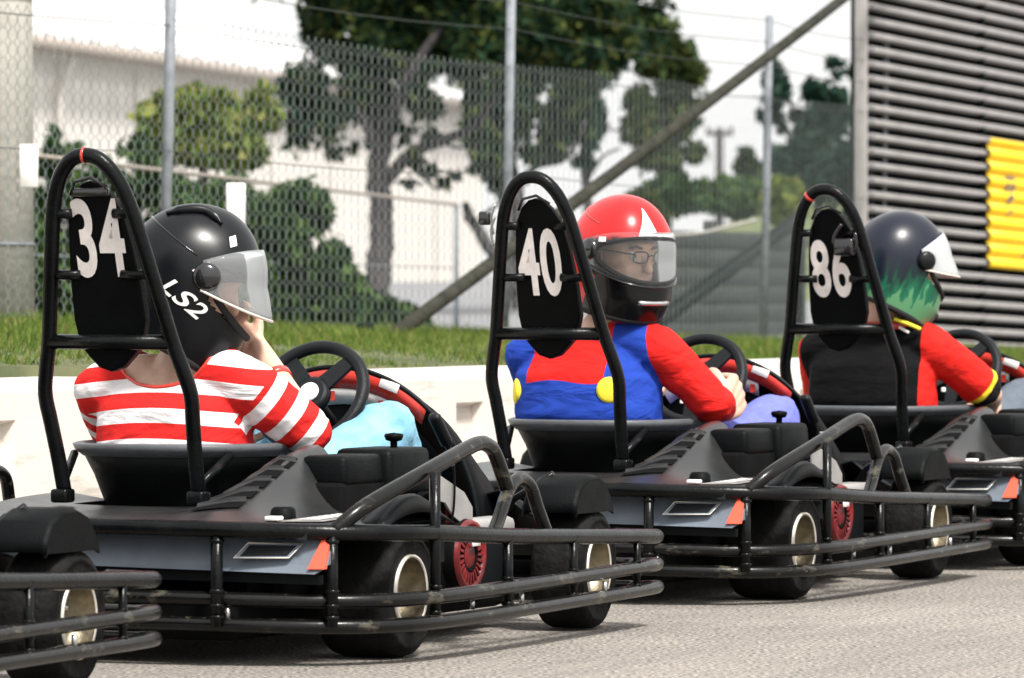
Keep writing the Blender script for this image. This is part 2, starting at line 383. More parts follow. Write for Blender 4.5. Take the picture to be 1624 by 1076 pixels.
# white barrier blocks along the track
def barrier_block(L=1.44, H=.555):
    mb = MB(); T = .30; b = .03
    xs = [-L/2, -.10, .10, L/2]; zs = [0, .30, .455, H-b]
    # front face (y=0) with a hand hold recess
    def P(x, y, z): return (x, y, z)
    V = []; F = []
    for z in zs:
        for x in xs: V.append(P(x, 0, z))
    idx = lambda i, j: j*4+i
    for j in range(3):
        for i in range(3):
            if (i, j) != (1, 1): F.append((idx(i,j), idx(i+1,j), idx(i+1,j+1), idx(i,j+1)))
    o = len(V)
    for z in (zs[1]+.012, zs[2]-.012):
        for x in (xs[1]+.012, xs[2]-.012): V.append(P(x, .035, z))
    F += [(o, o+1, o+3, o+2), (idx(1,1), idx(2,1), o+1, o), (idx(1,2), o+2, o+3, idx(2,2)), (idx(1,1), o, o+2, idx(1,2)), (idx(2,1), idx(2,2), o+3, o+1)]
    mb.add(V, F)
    r = [(0, H-b), (.009, H-.009), (b, H), (T-b, H), (T, H-b), (T, 0)]
    mb.loft([[(x, y, z) for y, z in r] for x in (-L/2, L/2)], closed=False, cap=False, sm=False)
    for x in (-L/2, L/2): mb.add([(x, 0, 0)] + [(x, y, z) for y, z in r], [tuple(range(7))])
    return mb.mesh('barrier_block', 'barrier')
bm_ = barrier_block(); 
where = ['at the left edge of the picture', 'behind the back of the driver in stripes', 'behind the steering wheel beside the striped driver', 'behind the roll hoop numbered 40', 'behind the driver in red and blue', 'under the raised red cowl of the middle kart', 'hidden most, behind the black and red driver']
t0 = 1.60
for i in range(7):
    t = t0 + (i-1)*1.465
    p = BP + KF*t
    o = link('barrier_block', bm_, None, (p.x, p.y, 0.0), (0, 0, math.pi/2 - KA))
    o.location.z = -.004*i
    tag(o, 'cream plastic track barrier block ' + where[i], 'barrier', 'cream barrier blocks along the track')

# ---------------------------------------------------------------- chain link fence
fence = empty('chain_link_fence', tuple(fence_pt(23.63)) ); O = fence_pt(23.63)
tag(fence, 'galvanised chain link fence with tall pipe posts and wire strands above', 'fence')
Dposts = [16.1, 19.97, 23.63, 27.45, 29.6]
for i, D in enumerate(Dposts):
    p = fence_pt(D) - O; zb = bank_z(D) - .05; top = 2.185
    MB().tube([(p.x-.010, p.y, zb), (p.x+.012, p.y, 1.4), (p.x+.026, p.y, top)], .0205, 12).build('post', 'galv', fence)
ZT = 1.785
def zig(D0, D1, w=.080, hgt=.053, r=.0026):
    L = (D1-D0)/.9455; n = int(L/(w/2)); V = []; F = []
    d = Vector((.3256, .9455, 0)); A = fence_pt(D0) - O; side = Vector((.9455, -.3256, 0))
    rr = [(math.cos(a)*r, math.sin(a)*r) for a in (.5, 2.6, 4.7)]
    for i in range(n):
        x0 = i*w/2; D = D0 + x0*.9455; zb = bank_z(D) - .03
        k = 0; z = ZT; o = len(V); cnt = 0
        sag = .012*math.sin(D*1.3)
        while z > zb:
            xx = x0 + (w/2 if (k + i) % 2 else 0); 
            jog = (.004 if i % 2 else -.004)
            p = A + d*xx + side*jog
            for a, b in rr: V.append((p.x + d.x*a, p.y + d.y*a, z + b*.8 + sag))
            z -= hgt/2; k += 1; cnt += 1
        for c in range(cnt-1):
            for q in range(3):
                F.append((o+c*3+q, o+c*3+(q+1) % 3, o+c*3+3+(q+1) % 3, o+c*3+3+q))
    mb = MB(); mb.v = V; mb.f = F; mb.m = [0]*len(F); mb.s = [False]*len(F)
    me = bpy.data.meshes.new('wire_mesh'); me.from_pydata(V, [], F); me.materials.append(M['wire'])
    return me
tag(link('wire_mesh', zig(17.2, 29.6), fence), kind='stuff')
for z, r in ((ZT-.02, .0022), (1.30, .002), (1.93, .0022), (2.05, .0022), (2.16, .0022)):
    P = []
    for a, b in zip(Dposts[:-1], Dposts[1:]):
        for k in range(6):
            D = a + (b-a)*k/6; p = fence_pt(D, .024) - O; P.append((p.x, p.y, z - .03*math.sin(math.pi*k/6)))
    MB().tube(P, r, 5).build('wire_strand', 'board', fence)
# small white plates wired to the mesh
for (u0, u1, v0, v1, D, lb) in ((33, 62, 230, 298, 18.72, 'small white plate wired to the mesh beside the concrete pole'), (360, 390, 291, 366, 20.6, 'small white plate wired to the mesh above the black helmet')):
    c = at((u0+u1)/2, (v0+v1)/2, D); w = (u1-u0)/FPX*D; h = (v1-v0)/FPX*D
    mb = MB(); mb.rbox((0,0,0), (.006, w, h), .0025, seg=1)
    mb.tube([(-.002, -w*.2, h*.4), (.012, -w*.2, h*.4), (.012, -w*.2, h*.36), (-.002, -w*.2, h*.36)], .0015, 5)
    f = fence_pt(D, .02)
    o = mb.build('fence_plate', 'white', None, (c.x, c.y - .04, c.z), (0, 0, R(-80)))
    tag(o, lb, 'plate', 'white plates on the fence')
# raking pole with its stub post
a = at(592, 556, 21.3); b = at(1330, 0, 27.9); e = b + (b-a)*.25
p = empty('raking_pole', tuple(a)); tag(p, 'weathered round pole slanting up to the right in front of the fence', 'pole')
P = [Vector((0,0,0)) + (e-a)*(k/12) + Vector((0, 0, -.05*math.sin(math.pi*k/12)*.4)) for k in range(13)]
MB().tube(P, [.031 - .0004*k for k in range(13)], 14).build('shaft', 'timber', p)
mb = MB(); mb.rbox((-.03, .0, -.02), (.07, .09, .26), .006); mb.tube([(-.08, -.05, .02), (.06, -.05, .02)], .012, 8)
mb.build('foot_bracket', 'darkrail', p)
# concrete pole at the left
c = at(2, 520, 19.6)
p = empty('concrete_pole', (c.x, c.y, .5)); tag(p, 'thick pale concrete pole behind the fence at the left edge', 'pole')
mb = MB(); mb.tube([(0, 0, 0), (0, 0, 1.2), (0, 0, 2.6)], [.122, .116, .108], 20); mb.build('shaft', 'polegrey', p)
mb = MB()
for z in (.45, 1.35): mb.tube([(.121*math.cos(t), .121*math.sin(t), z) for t in np.linspace(0, 2*math.pi, 25)[:-1]], .006, 6, closed=True)
mb.build('strap', 'galv', p)
# second, farther fence
A2 = at(-40, 236, 22.5); B2 = at(724, 325, 37.0)
p = empty('rear_fence', (B2.x, B2.y, .5)); tag(p, 'low thin pipe rail fence in front of the hedge and white wall', 'fence')
P = [A2 + (B2-A2)*(k/6) - Vector((B2.x, B2.y, .5)) for k in range(7)]
MB().tube(P, .011, 8).build('rail', 'gutter', p)
for k in (6,):
    q = P[k]; MB().tube([(q.x, q.y, -.1), (q.x, q.y, q.z)], .018, 8).build('post', 'galv', p)
MB().tube([(v.x, v.y, v.z*.5) for v in P], .004, 6).build('wire_strand', 'galv', p)

# ---------------------------------------------------------------- slatted steel wall on the right
WA = .43; wz = -math.asin(.027)
wall = empty('slatted_wall', (at(1368, 461, 29.2).x, 29.2, 0), 0)
wall.rotation_euler = Matrix.Rotation(math.pi/2 - WA, 3, 'Z').to_4x4().to_3x3().to_euler() if False else (0, 0, math.pi/2 - WA)
tag(wall, 'grey wall of horizontal steel slats with dark gaps', 'wall')
SL = -.027
def wl(x, y, z): return (x, y, z + SL*x)
pitch = .0788; z0 = .10; n_sl = 36
prof = [(0.012, .006), (-.026, .012), (-.034, .016), (-.036, .037), (-.030, .0415), (.012, .0445)]
def slat(x0, x1, mname):
    mb = MB(); mb.loft([[wl(x, y, z) for y, z in prof] for x in (x0, x1)], sm=False); return mb.mesh('slat', mname)
sA = slat(.03, 1.872, 'slat'); sB = slat(1.878, 5.5, 'slat')
SEAM = 1.878
for k in range(n_sl):
    for me in (sA, sB): link('slat', me, wall, (0, 0, z0 + k*pitch))
mb = MB(); mb.loft([[wl(x, y, z) for y, z in ((.034, 0), (.07, 0), (.07, 2.95), (.034, 2.95))] for x in (0, 5.5)], sm=False); mb.build('backing', 'slatback', wall)  # added dark sheet stands for the shade between the ribs
mb = MB(); mb.rbox((.0, .01, 1.5), (.022, .07, 3.0), .004); mb.build('end_post', 'slat', wall)
mb = MB(); mb.rbox((SEAM-.003, -.006, 1.45), (.012, .05, 2.9), .002, seg=1); mb.build('seam_strip', 'slatback', wall)
mb = MB()
for k in range(n_sl): mb.lathe([(0.0001, -.052), (.006, -.05), (.008, -.04), (.008, -.03)], (.045, 0, z0 + k*pitch + .027), 'y', 8)
mb.build('rivets', 'galv', wall)
# yellow sign, a ribbed sheet following the slats
sg = empty('yellow_sign', (0, 0, 0)); sg.parent = None
sx, sz = 1.90, .965; 
base = Vector((wall.location.x, 29.2, 0)); wd = Vector((math.sin(WA), math.cos(WA), 0)); wnm = Vector((math.cos(WA), -math.sin(WA), 0))
sp = base + wd*sx + wnm*.045; sg.location = (sp.x, sp.y, sz + SL*sx); sg.rotation_euler = (0, 0, math.pi/2 - WA)
tag(sg, 'bright yellow ribbed sign with small black marks on the slatted wall', 'sign')
mb = MB(); W_, H_ = 1.5, .745; nz = 120; zoff = (sz - z0) % pitch
def ry(z):
    ph = ((z + zoff) % pitch)/pitch
    return -.018*math.sin(min(1, ph/.66)*math.pi)**.5 if ph < .66 else .004
V = []
for k in range(nz+1):
    z = H_*k/nz
    for x in (0, W_): V += [(x, ry(z), z + SL*x)]
mb.add(V, [(2*k, 2*k+1, 2*k+3, 2*k+2) for k in range(nz)], 0, True)
o = mb.build('ribbed_sheet', 'signyellow', sg); md = o.modifiers.new('s', 'SOLIDIFY'); md.thickness = .002
mb = MB()
def mark(x0, x1, zA, zB, sk=0.):
    V = []; ns = 8
    for k in range(ns+1):
        z = zA + (zB-zA)*k/ns; s = sk*k/ns
        for x in (x0+s, x1+s): V.append((x, min(ry(z), -.010)-.006, z + SL*x))
    mb.add(V, [(2*k, 2*k+1, 2*k+3, 2*k+2) for k in range(ns)])
# small upright run of letters, mostly worn away
mark(.24, .42, .520, .536); mark(.25, .30, .462, .500, .02); mark(.37, .42, .462, .500, -.02); mark(.25, .41, .456, .468)
mark(.27, .34, .385, .420, .05); mark(.30, .36, .420, .436, .02); mark(.27, .34, .318, .328); mark(.32, .35, .328, .352, .01); mark(.56, .62, .08, .10)
mb.build('black_marks', 'gloss', sg)

# ---------------------------------------------------------------- white building
bA = at(60, 75, 70.0); bB = at(683, 166, 91.6); d = (bB-bA).normalized()
g0 = bA - d*14; g1 = bA + d*26; back = Vector((-d.y, d.x, 0)); 
if back.y < 0: back = -back
hb = empty('white_building', (g0.x, g0.y, 0)); tag(hb, 'long cream white building with a gutter and pale roof behind the trees', 'building')
def gp(t, b, z):
    q = g0 + (g1-g0)*t + back*b; return (q.x-g0.x, q.y-g0.y, z)
EZ = bA.z
mb = MB(); mb.add([gp(0,0,0), gp(1,0,0), gp(1,0,EZ), gp(0,0,EZ), gp(1,12,0), gp(1,12,EZ), gp(0,12,0), gp(0,12,EZ)], [(0,1,2,3), (1,4,5,2), (0,3,7,6)]); mb.build('wall', 'wallwhite', hb)
nr = 80; V = []; F = []
mb = MB()
for k in range(nr+1):
    t = k/nr; zz = .05 if k % 2 else 0
    V += [gp(t, -.3, EZ+.12+zz), gp(t, 8, EZ+2.4+zz)]
F = [(2*k, 2*k+2, 2*k+3, 2*k+1) for k in range(nr)]
mb.add(V, F); mb.build('roof', 'roofwhite', hb)
mb = MB(); mb.tube([gp(0,-.35,EZ), gp(1,-.35,EZ)], .10, 8); mb.build('gutter', 'gutter', hb)
tq = (at(78, 90, 70.6)-g0).length/(g1-g0).length
mb = MB(); mb.tube([gp(tq,-.35,EZ), gp(tq,-.12,EZ-.5), gp(tq,-.12,0.3)], .05, 8); mb.build('downpipe', 'wallwhite', hb)
mb = MB(); mb.add([gp(0,-.02,.3), gp(1,-.02,.3), gp(1,-.02,.92), gp(0,-.02,.92)], [(0,1,2,3)]); mb.build('plinth', 'galv', hb)
for t in np.arange(.1, 1, .09):
    mb = MB(); q = t; mb.add([gp(q,-.03,.92), gp(q+.0012,-.03,.92), gp(q+.0012,-.03,EZ-.15), gp(q,-.03,EZ-.15)], [(0,1,2,3)]); mb.build('panel_joint', 'gutter', hb)

# boarded screen, rails and power pole on the right
c0 = at(985, 520, 33.0); c1 = at(1275, 520, 36.0); dd = (c1-c0)
sc = empty('boarded_screen', (c0.x, c0.y, .45)); tag(sc, 'grey green horizontal boarded screen beyond the fence', 'screen')
L = math.hypot(dd.x, dd.y); ang = math.atan2(dd.y, dd.x); sc.rotation_euler = (0, 0, ang)
for k in range(6): MB().rbox((L/2, 0, .06 + k*.118), (L, .03, .1165), .002, seg=1).build('board', 'board', sc)
for x in (.05, L*.5, L-.05): MB().rbox((x, .05, .38), (.06, .06, .80), .004, seg=1).build('post', 'board', sc)
a = at(1046, 512, 31.0); b = at(1268, 348, 34.5)
p = empty('brace_rail', tuple(a)); tag(p, 'dark green sloping rail rising right behind the mesh beside kart 86', 'rail')
MB().tube([(0,0,0), tuple(b-a)], .036, 10).build('bar', 'darkrail', p)
MB().tube([(0,.06,.06), tuple(b-a+Vector((0,.06,.05)))], .012, 8).build('upper_bar', 'darkrail', p)
q = b-a; MB().tube([(q.x, q.y, q.z), (q.x, q.y, -.3)], .025, 8).build('post', 'darkrail', p)
a = at(1052, 374, 32.4); pts = [at(1052, 374, 32.4), at(1110, 370, 32.8), at(1150, 361, 33.2), at(1200, 349, 33.6)]
p = empty('bent_pipe', tuple(a)); tag(p, 'pale thin bent pipe along the top of the boarded screen', 'pipe')
MB().tube([tuple(v-a) for v in catmull(pts, 5)], .010, 8).build('bar', 'polegrey', p)
q = pts[0]-a; MB().tube([(q.x, q.y, 0), (q.x, q.y+.02, -.6)], .010, 8).build('leg', 'polegrey', p)
a = at(1141, 280, 110.0); t = at(1140, 203, 110.0)
p = empty('power_pole', tuple(a)); tag(p, 'distant timber power pole with a crossarm against the sky', 'power pole')
MB().tube([(0,0,-2), (0,0,t.z-a.z)], [.10, .08], 8).build('shaft', 'bark', p)
MB().box((0,0,t.z-a.z-.12), (.55, .07, .09)).build('crossarm', 'bark', p)
for x in (-.24, .24): MB().lathe([(.03,0), (.05,.04), (.03,.09), (.0001,.1)], (x, 0, t.z-a.z-.07), 'z', 8).build('insulator', 'board', p)

# ---------------------------------------------------------------- trees and hedges
def leaves(n, clumps, size, seed, elong=2.0, droop=0.):
    r_ = np.random.RandomState(seed); w = np.array([c[1][0]*c[1][1]*c[1][2]*c[2] for c in clumps]); w = w/w.sum()
    P = []
    for c, k in zip(clumps, r_.multinomial(n, w)):
        # sub clumps give light and dark bunches and gaps between them
        ns = max(6, int(18*c[1][0]*c[1][2]/.25)) if len(c) < 4 else c[3]
        dirs = r_.normal(size=(ns, 3)); dirs /= np.linalg.norm(dirs, axis=1)[:, None]
        sc_ = dirs*(r_.uniform(.25, 1, (ns, 1))**.5)
        which = r_.randint(0, ns, k)
        q = sc_[which] + r_.normal(0, .17, (k, 3))
        P.append(np.array(c[0])[None, :] + q*np.array(c[1])[None, :])
    P = np.concatenate(P); n = len(P)
    a = r_.normal(size=(n, 3)); a[:, 2] -= droop; a /= np.linalg.norm(a, axis=1)[:, None]
    b = r_.normal(size=(n, 3)); b -= a*(a*b).sum(1)[:, None]; b /= np.linalg.norm(b, axis=1)[:, None]
    s = size*r_.uniform(.6, 1.4, (n, 1)); A = a*s*elong/2; B = b*s/2
    V = np.stack([P-A, P+B*.9-A*.1, P+A, P-B*.9-A*.1], 1).reshape(-1, 3)
    F = np.arange(n*4).reshape(-1, 4)
    return V.tolist(), F.tolist()
def tree(name, label, cat, base, limbs, clumps, n, size, lm, seed, group=None, bark='bark', elong=2.0, droop=.4):
    e = empty(name, tuple(base)); tag(e, label, cat, group)
    if limbs:
        mb = MB()
        for P, r0, r1 in limbs:
            Q = catmull(P, 5); Q = [v - Vector(base) for v in Q]
            Q = [v + Vector((rnd.uniform(-1,1), rnd.uniform(-1,1), 0))*r0*.12 for v in Q]
            mb.tube(Q, [r0 + (r1-r0)*k/(len(Q)-1) for k in range(len(Q))], 9)
        mb.build('trunk' if limbs[0][1] > .03 else 'stem', bark, e)
    V, F = leaves(n, [((Vector(c[0])-Vector(base))[:],) + tuple(c[1:]) for c in clumps], size, seed, elong, droop)
    me = bpy.data.meshes.new('crown'); me.from_pydata(V, [], F); me.materials.append(M[lm]); link('crown', me, e)
    return e
def cl(u, v, D, ru, rv, w=1., sub=None):
    k = D/FPX; c = at(u, v, D); t = (tuple(c), (ru*k, (ru+rv)*.5*k, rv*k), w)
    return t + ((sub,) if sub else ())
D1 = 44
tree('gum_tree', 'large dark gum tree with a thick leaning grey trunk in the middle', 'tree', at(600, 525, D1), [
    ([at(600, 530, D1), at(598, 440, D1), at(606, 360, D1), at(598, 280, D1), at(606, 200, D1), at(590, 110, D1), at(600, -40, D1)], .118, .07),
    ([at(603, 300, D1), at(650, 245, D1), at(700, 225, D1), at(750, 200, D1), at(790, 150, D1)], .06, .03),
    ([at(600, 215, D1), at(570, 150, D1+.5), at(540, 70, D1+.5)], .05, .025),
    ([at(606, 210, D1), at(650, 120, D1-.5), at(700, 40, D1-.5)], .06, .03),
    ([at(640, 255, D1), at(670, 280, D1), at(690, 300, D1)], .025, .01),
    ([at(602, 250, D1), at(575, 190, D1-.3), at(548, 150, D1-.3), at(520, 120, D1-.3)], .04, .015),
    ([at(700, 225, D1), at(730, 235, D1), at(765, 228, D1)], .018, .008)],
    [cl(520, 150, D1, 62, 90, 1.3), cl(505, 40, D1+1, 30, 60, .9), cl(590, 40, D1, 100, 70, 1.7), cl(650, 130, D1-.3, 62, 52, .9), cl(720, 50, D1, 120, 80, 1.7), cl(585, 190, D1+.4, 22, 40, .35), cl(655, 195, D1+.2, 42, 34, .5),
     cl(860, 40, D1-.6, 130, 80, 1.7), cl(960, 20, D1, 90, 60, 1.2), cl(680, 275, D1, 40, 32, .5), cl(600, -60, D1, 200, 70, 1), cl(850, -60, D1, 220, 70, 1), cl(530, 230, D1+.3, 34, 26, .6)],
    46000, .060, 'leafdark', 11)
D2 = 47
tree('gum_tree', 'dark gum tree with forked limbs behind kart 40', 'tree', at(822, 525, D2), [
    ([at(824, 535, D2), at(816, 450, D2), at(780, 400, D2), at(745, 345, D2), at(738, 325, D2)], .085, .035),
    ([at(818, 470, D2), at(822, 350, D2), at(806, 240, D2), at(796, 150, D2), at(800, 60, D2)], .085, .04),
    ([at(814, 300, D2), at(850, 265, D2), at(900, 250, D2), at(930, 190, D2)], .035, .018),
    ([at(760, 345, D2), at(790, 325, D2), at(850, 280, D2)], .02, .012)],
    [cl(790, 200, D2, 55, 90, 1.3), cl(760, 130, D2, 45, 50, .8), cl(880, 170, D2, 62, 60, 1.2), cl(890, 110, D2+.3, 60, 40, 1.), cl(810, 290, D2, 30, 40, .5), cl(855, 235, D2, 40, 28, .45)],
    15000, .060, 'leafdark', 12)
D3 = 50
tree('gum_tree', 'slim gum tree with a thin upright trunk left of the red helmet', 'tree', at(935, 470, D3), [
    ([at(932, 480, D3), at(936, 400, D3), at(930, 300, D3), at(925, 230, D3), at(936, 150, D3), at(950, 60, D3)], .055, .03),
    ([at(930, 290, D3), at(955, 250, D3), at(985, 235, D3)], .02, .01), ([at(930, 215, D3), at(960, 206, D3), at(1000, 210, D3)], .015, .008)],
    [cl(915, 190, D3, 36, 70, .8), cl(935, 110, D3, 50, 40, 1.1), cl(925, 260, D3, 24, 22, .4), cl(970, 60, D3, 45, 50, 1.)], 8500, .064, 'leafblue', 13)
D4 = 56
tree('gum_tree', 'rounded olive green tree right of the red helmet', 'tree', at(1055, 440, D4), [
    ([at(1050, 430, D4), at(1056, 330, D4), at(1050, 230, D4), at(1055, 140, D4), at(1050, 70, D4)], .07, .03),
    ([at(1052, 250, D4), at(1085, 190, D4), at(1095, 130, D4)], .035, .015), ([at(1052, 290, D4), at(1020, 230, D4), at(1012, 170, D4)], .03, .012)],
    [cl(1050, 90, D4, 58, 55, 1.5), cl(1085, 110, D4, 34, 40, 1.), cl(1020, 60, D4, 40, 30, 1.), cl(1055, 190, D4, 55, 60, 1.2), cl(1070, 255, D4, 44, 34, 1.), cl(1020, 215, D4, 30, 50, .7)],
    17000, .072, 'leafmid', 14)
D5 = 58
tree('gum_tree', 'leafy tree against the edge of the slatted wall', 'tree', at(1300, 430, D5), [
    ([at(1300, 430, D5), at(1298, 330, D5), at(1306, 230, D5), at(1310, 130, D5)], .07, .03),
    ([at(1300, 260, D5), at(1265, 190, D5), at(1240, 120, D5), at(1232, 90, D5)], .03, .012), ([at(1250, 160, D5), at(1222, 150, D5), at(1196, 180, D5)], .012, .006)],
    [cl(1320, 165, D5, 48, 40, 1.3), cl(1300, 250, D5, 70, 60, 1.5), cl(1240, 110, D5, 28, 45, .6), cl(1335, 110, D5, 22, 20, .4), cl(1215, 170, D5, 22, 22, .22), cl(1255, 190, D5, 28, 26, .4), cl(1350, 290, D5, 40, 50, 1.)],
    15000, .068, 'leafblue', 15)
D6 = 70
tree('round_bush', 'small dark rounded bush on the skyline beside the thin post', 'bush', at(1195, 290, D6), [([at(1195, 290, D6), at(1195, 262, D6)], .05, .03)], [cl(1193, 258, D6, 24, 18, 1), cl(1178, 262, D6, 12, 10, .6)], 900, .09, 'leafdark', 16)
for i, (u, v, ru, rv, D, lm, n, lb) in enumerate(((1075, 312, 62, 26, 50, 'leafhedge', 2600, 'low green scrub on the rise right of the red helmet'), (1180, 310, 66, 28, 51, 'leafhedge', 2800, 'wide green scrub on the rise in front of the power pole'), (1245, 325, 30, 34, 49, 'leafyellow', 1500, 'yellowish scrub on the rise behind the hoop of kart 86'), (1020, 335, 34, 34, 49, 'leafmid', 1500, 'dark scrub directly behind the red helmet'))):
    tree('scrub_bush', lb, 'bush', at(u, v+rv, D), [([at(u, v+rv+10, D), at(u-5, v, D)], .02, .01)], [cl(u, v, D, ru, rv, 1, 14), cl(u+ru*.4, v+rv*.3, D-.2, ru*.6, rv*.7, .8, 8)], n, .07, lm, 30+i, 'scrub on the rise')
D7 = 33
tree('wattle_bush', 'yellow green bushy shrub in front of the white wall', 'bush', at(330, 500, D7), [
    ([at(330, 500, D7), at(325, 400, D7), at(320, 250, D7), at(300, 170, D7)], .05, .02), ([at(326, 350, D7), at(380, 260, D7), at(400, 190, D7)], .03, .012)],
    [cl(290, 205, D7, 66, 58, 1.1), cl(375, 215, D7, 66, 58, 1.1), cl(330, 250, D7, 90, 50, 1.2), cl(245, 180, D7, 26, 34, .6), cl(415, 165, D7, 24, 30, .5), cl(330, 175, D7, 60, 34, .8), cl(300, 150, D7, 30, 16, .4)],
    19000, .05, 'leafyellow', 17, droop=-.2)
D8 = 30
tree('hedge_shrub', 'tall dark hedge shrub behind the fence right of the black helmet', 'bush', at(480, 525, D8), [([at(480, 525, D8), at(478, 420, D8), at(470, 330, D8)], .04, .02)],
    [cl(470, 370, D8, 50, 70, 1.1), cl(430, 420, D8, 55, 90, 1.2), cl(500, 450, D8, 55, 62, 1.1), cl(540, 478, D8, 40, 40, 1.), cl(460, 320, D8, 45, 32, .7), cl(590, 490, D8, 40, 28, .7), cl(440, 470, D8+.3, 100, 50, 1.2), cl(420, 340, D8+.4, 50, 50, 1.)], 20000, .052, 'leafhedge', 18)
tree('hedge_shrub', 'dark hedge shrub behind the black helmet', 'bush', at(330, 525, D8+1), [([at(330, 525, D8+1), at(335, 430, D8+1), at(330, 350, D8+1)], .04, .02)],
    [cl(330, 360, D8+1, 75, 80, 1.1), cl(260, 420, D8+1, 65, 90, 1.1), cl(390, 440, D8+1, 60, 80, 1.), cl(230, 300, D8+1, 40, 50, .7), cl(390, 320, D8+1, 50, 40, .8), cl(215, 245, D8+1, 30, 25, .5), cl(300, 470, D8+1, 100, 55, 1.2), cl(300, 320, D8+1.4, 90, 50, 1.)], 23000, .052, 'leafhedge', 19)
tree('hedge_shrub', 'leftmost hedge shrub seen through the hoop of kart 34', 'bush', at(110, 525, D8+1), [([at(110, 525, D8+1), at(112, 430, D8+1), at(110, 300, D8+1)], .035, .015)],
    [cl(110, 380, D8+1, 60, 100, 1.1), cl(150, 440, D8+1, 70, 80, 1.), cl(95, 265, D8+1, 34, 40, .7), cl(90, 230, D8+1, 18, 24, .4), cl(160, 300, D8+1, 50, 50, .8), cl(40, 420, D8+1, 50, 90, .9), cl(110, 470, D8+1.2, 110, 55, 1.2), cl(190, 380, D8+1.3, 50, 80, 1.)], 20000, .052, 'leafhedge', 20)

D9 = 32.5
for u0, u1, lb, sd in ((-30, 210, 'low dense hedge along the foot of the fence behind the hoop of kart 34', 41), (190, 430, 'low dense hedge along the foot of the fence behind the black helmet', 42), (420, 660, 'low dense hedge along the foot of the fence around the grey trunk', 43)):
    n_ = 7; um = (u0+u1)/2
    tree('low_hedge', lb, 'hedge', at(um, 535, D9), [([at(um, 535, D9), at(um-4, 490, D9)], .02, .01)],
         [cl(u0 + (u1-u0)*(k+.5)/n_, 492 + 8*((k*3) % 4) + (12 if u0 > 400 and k > 3 else 0), D9 + .3*(k % 3), 36, 34, 1., 16) for k in range(n_)], 13000, .05, 'leafhedge', sd, 'low hedge behind the fence')
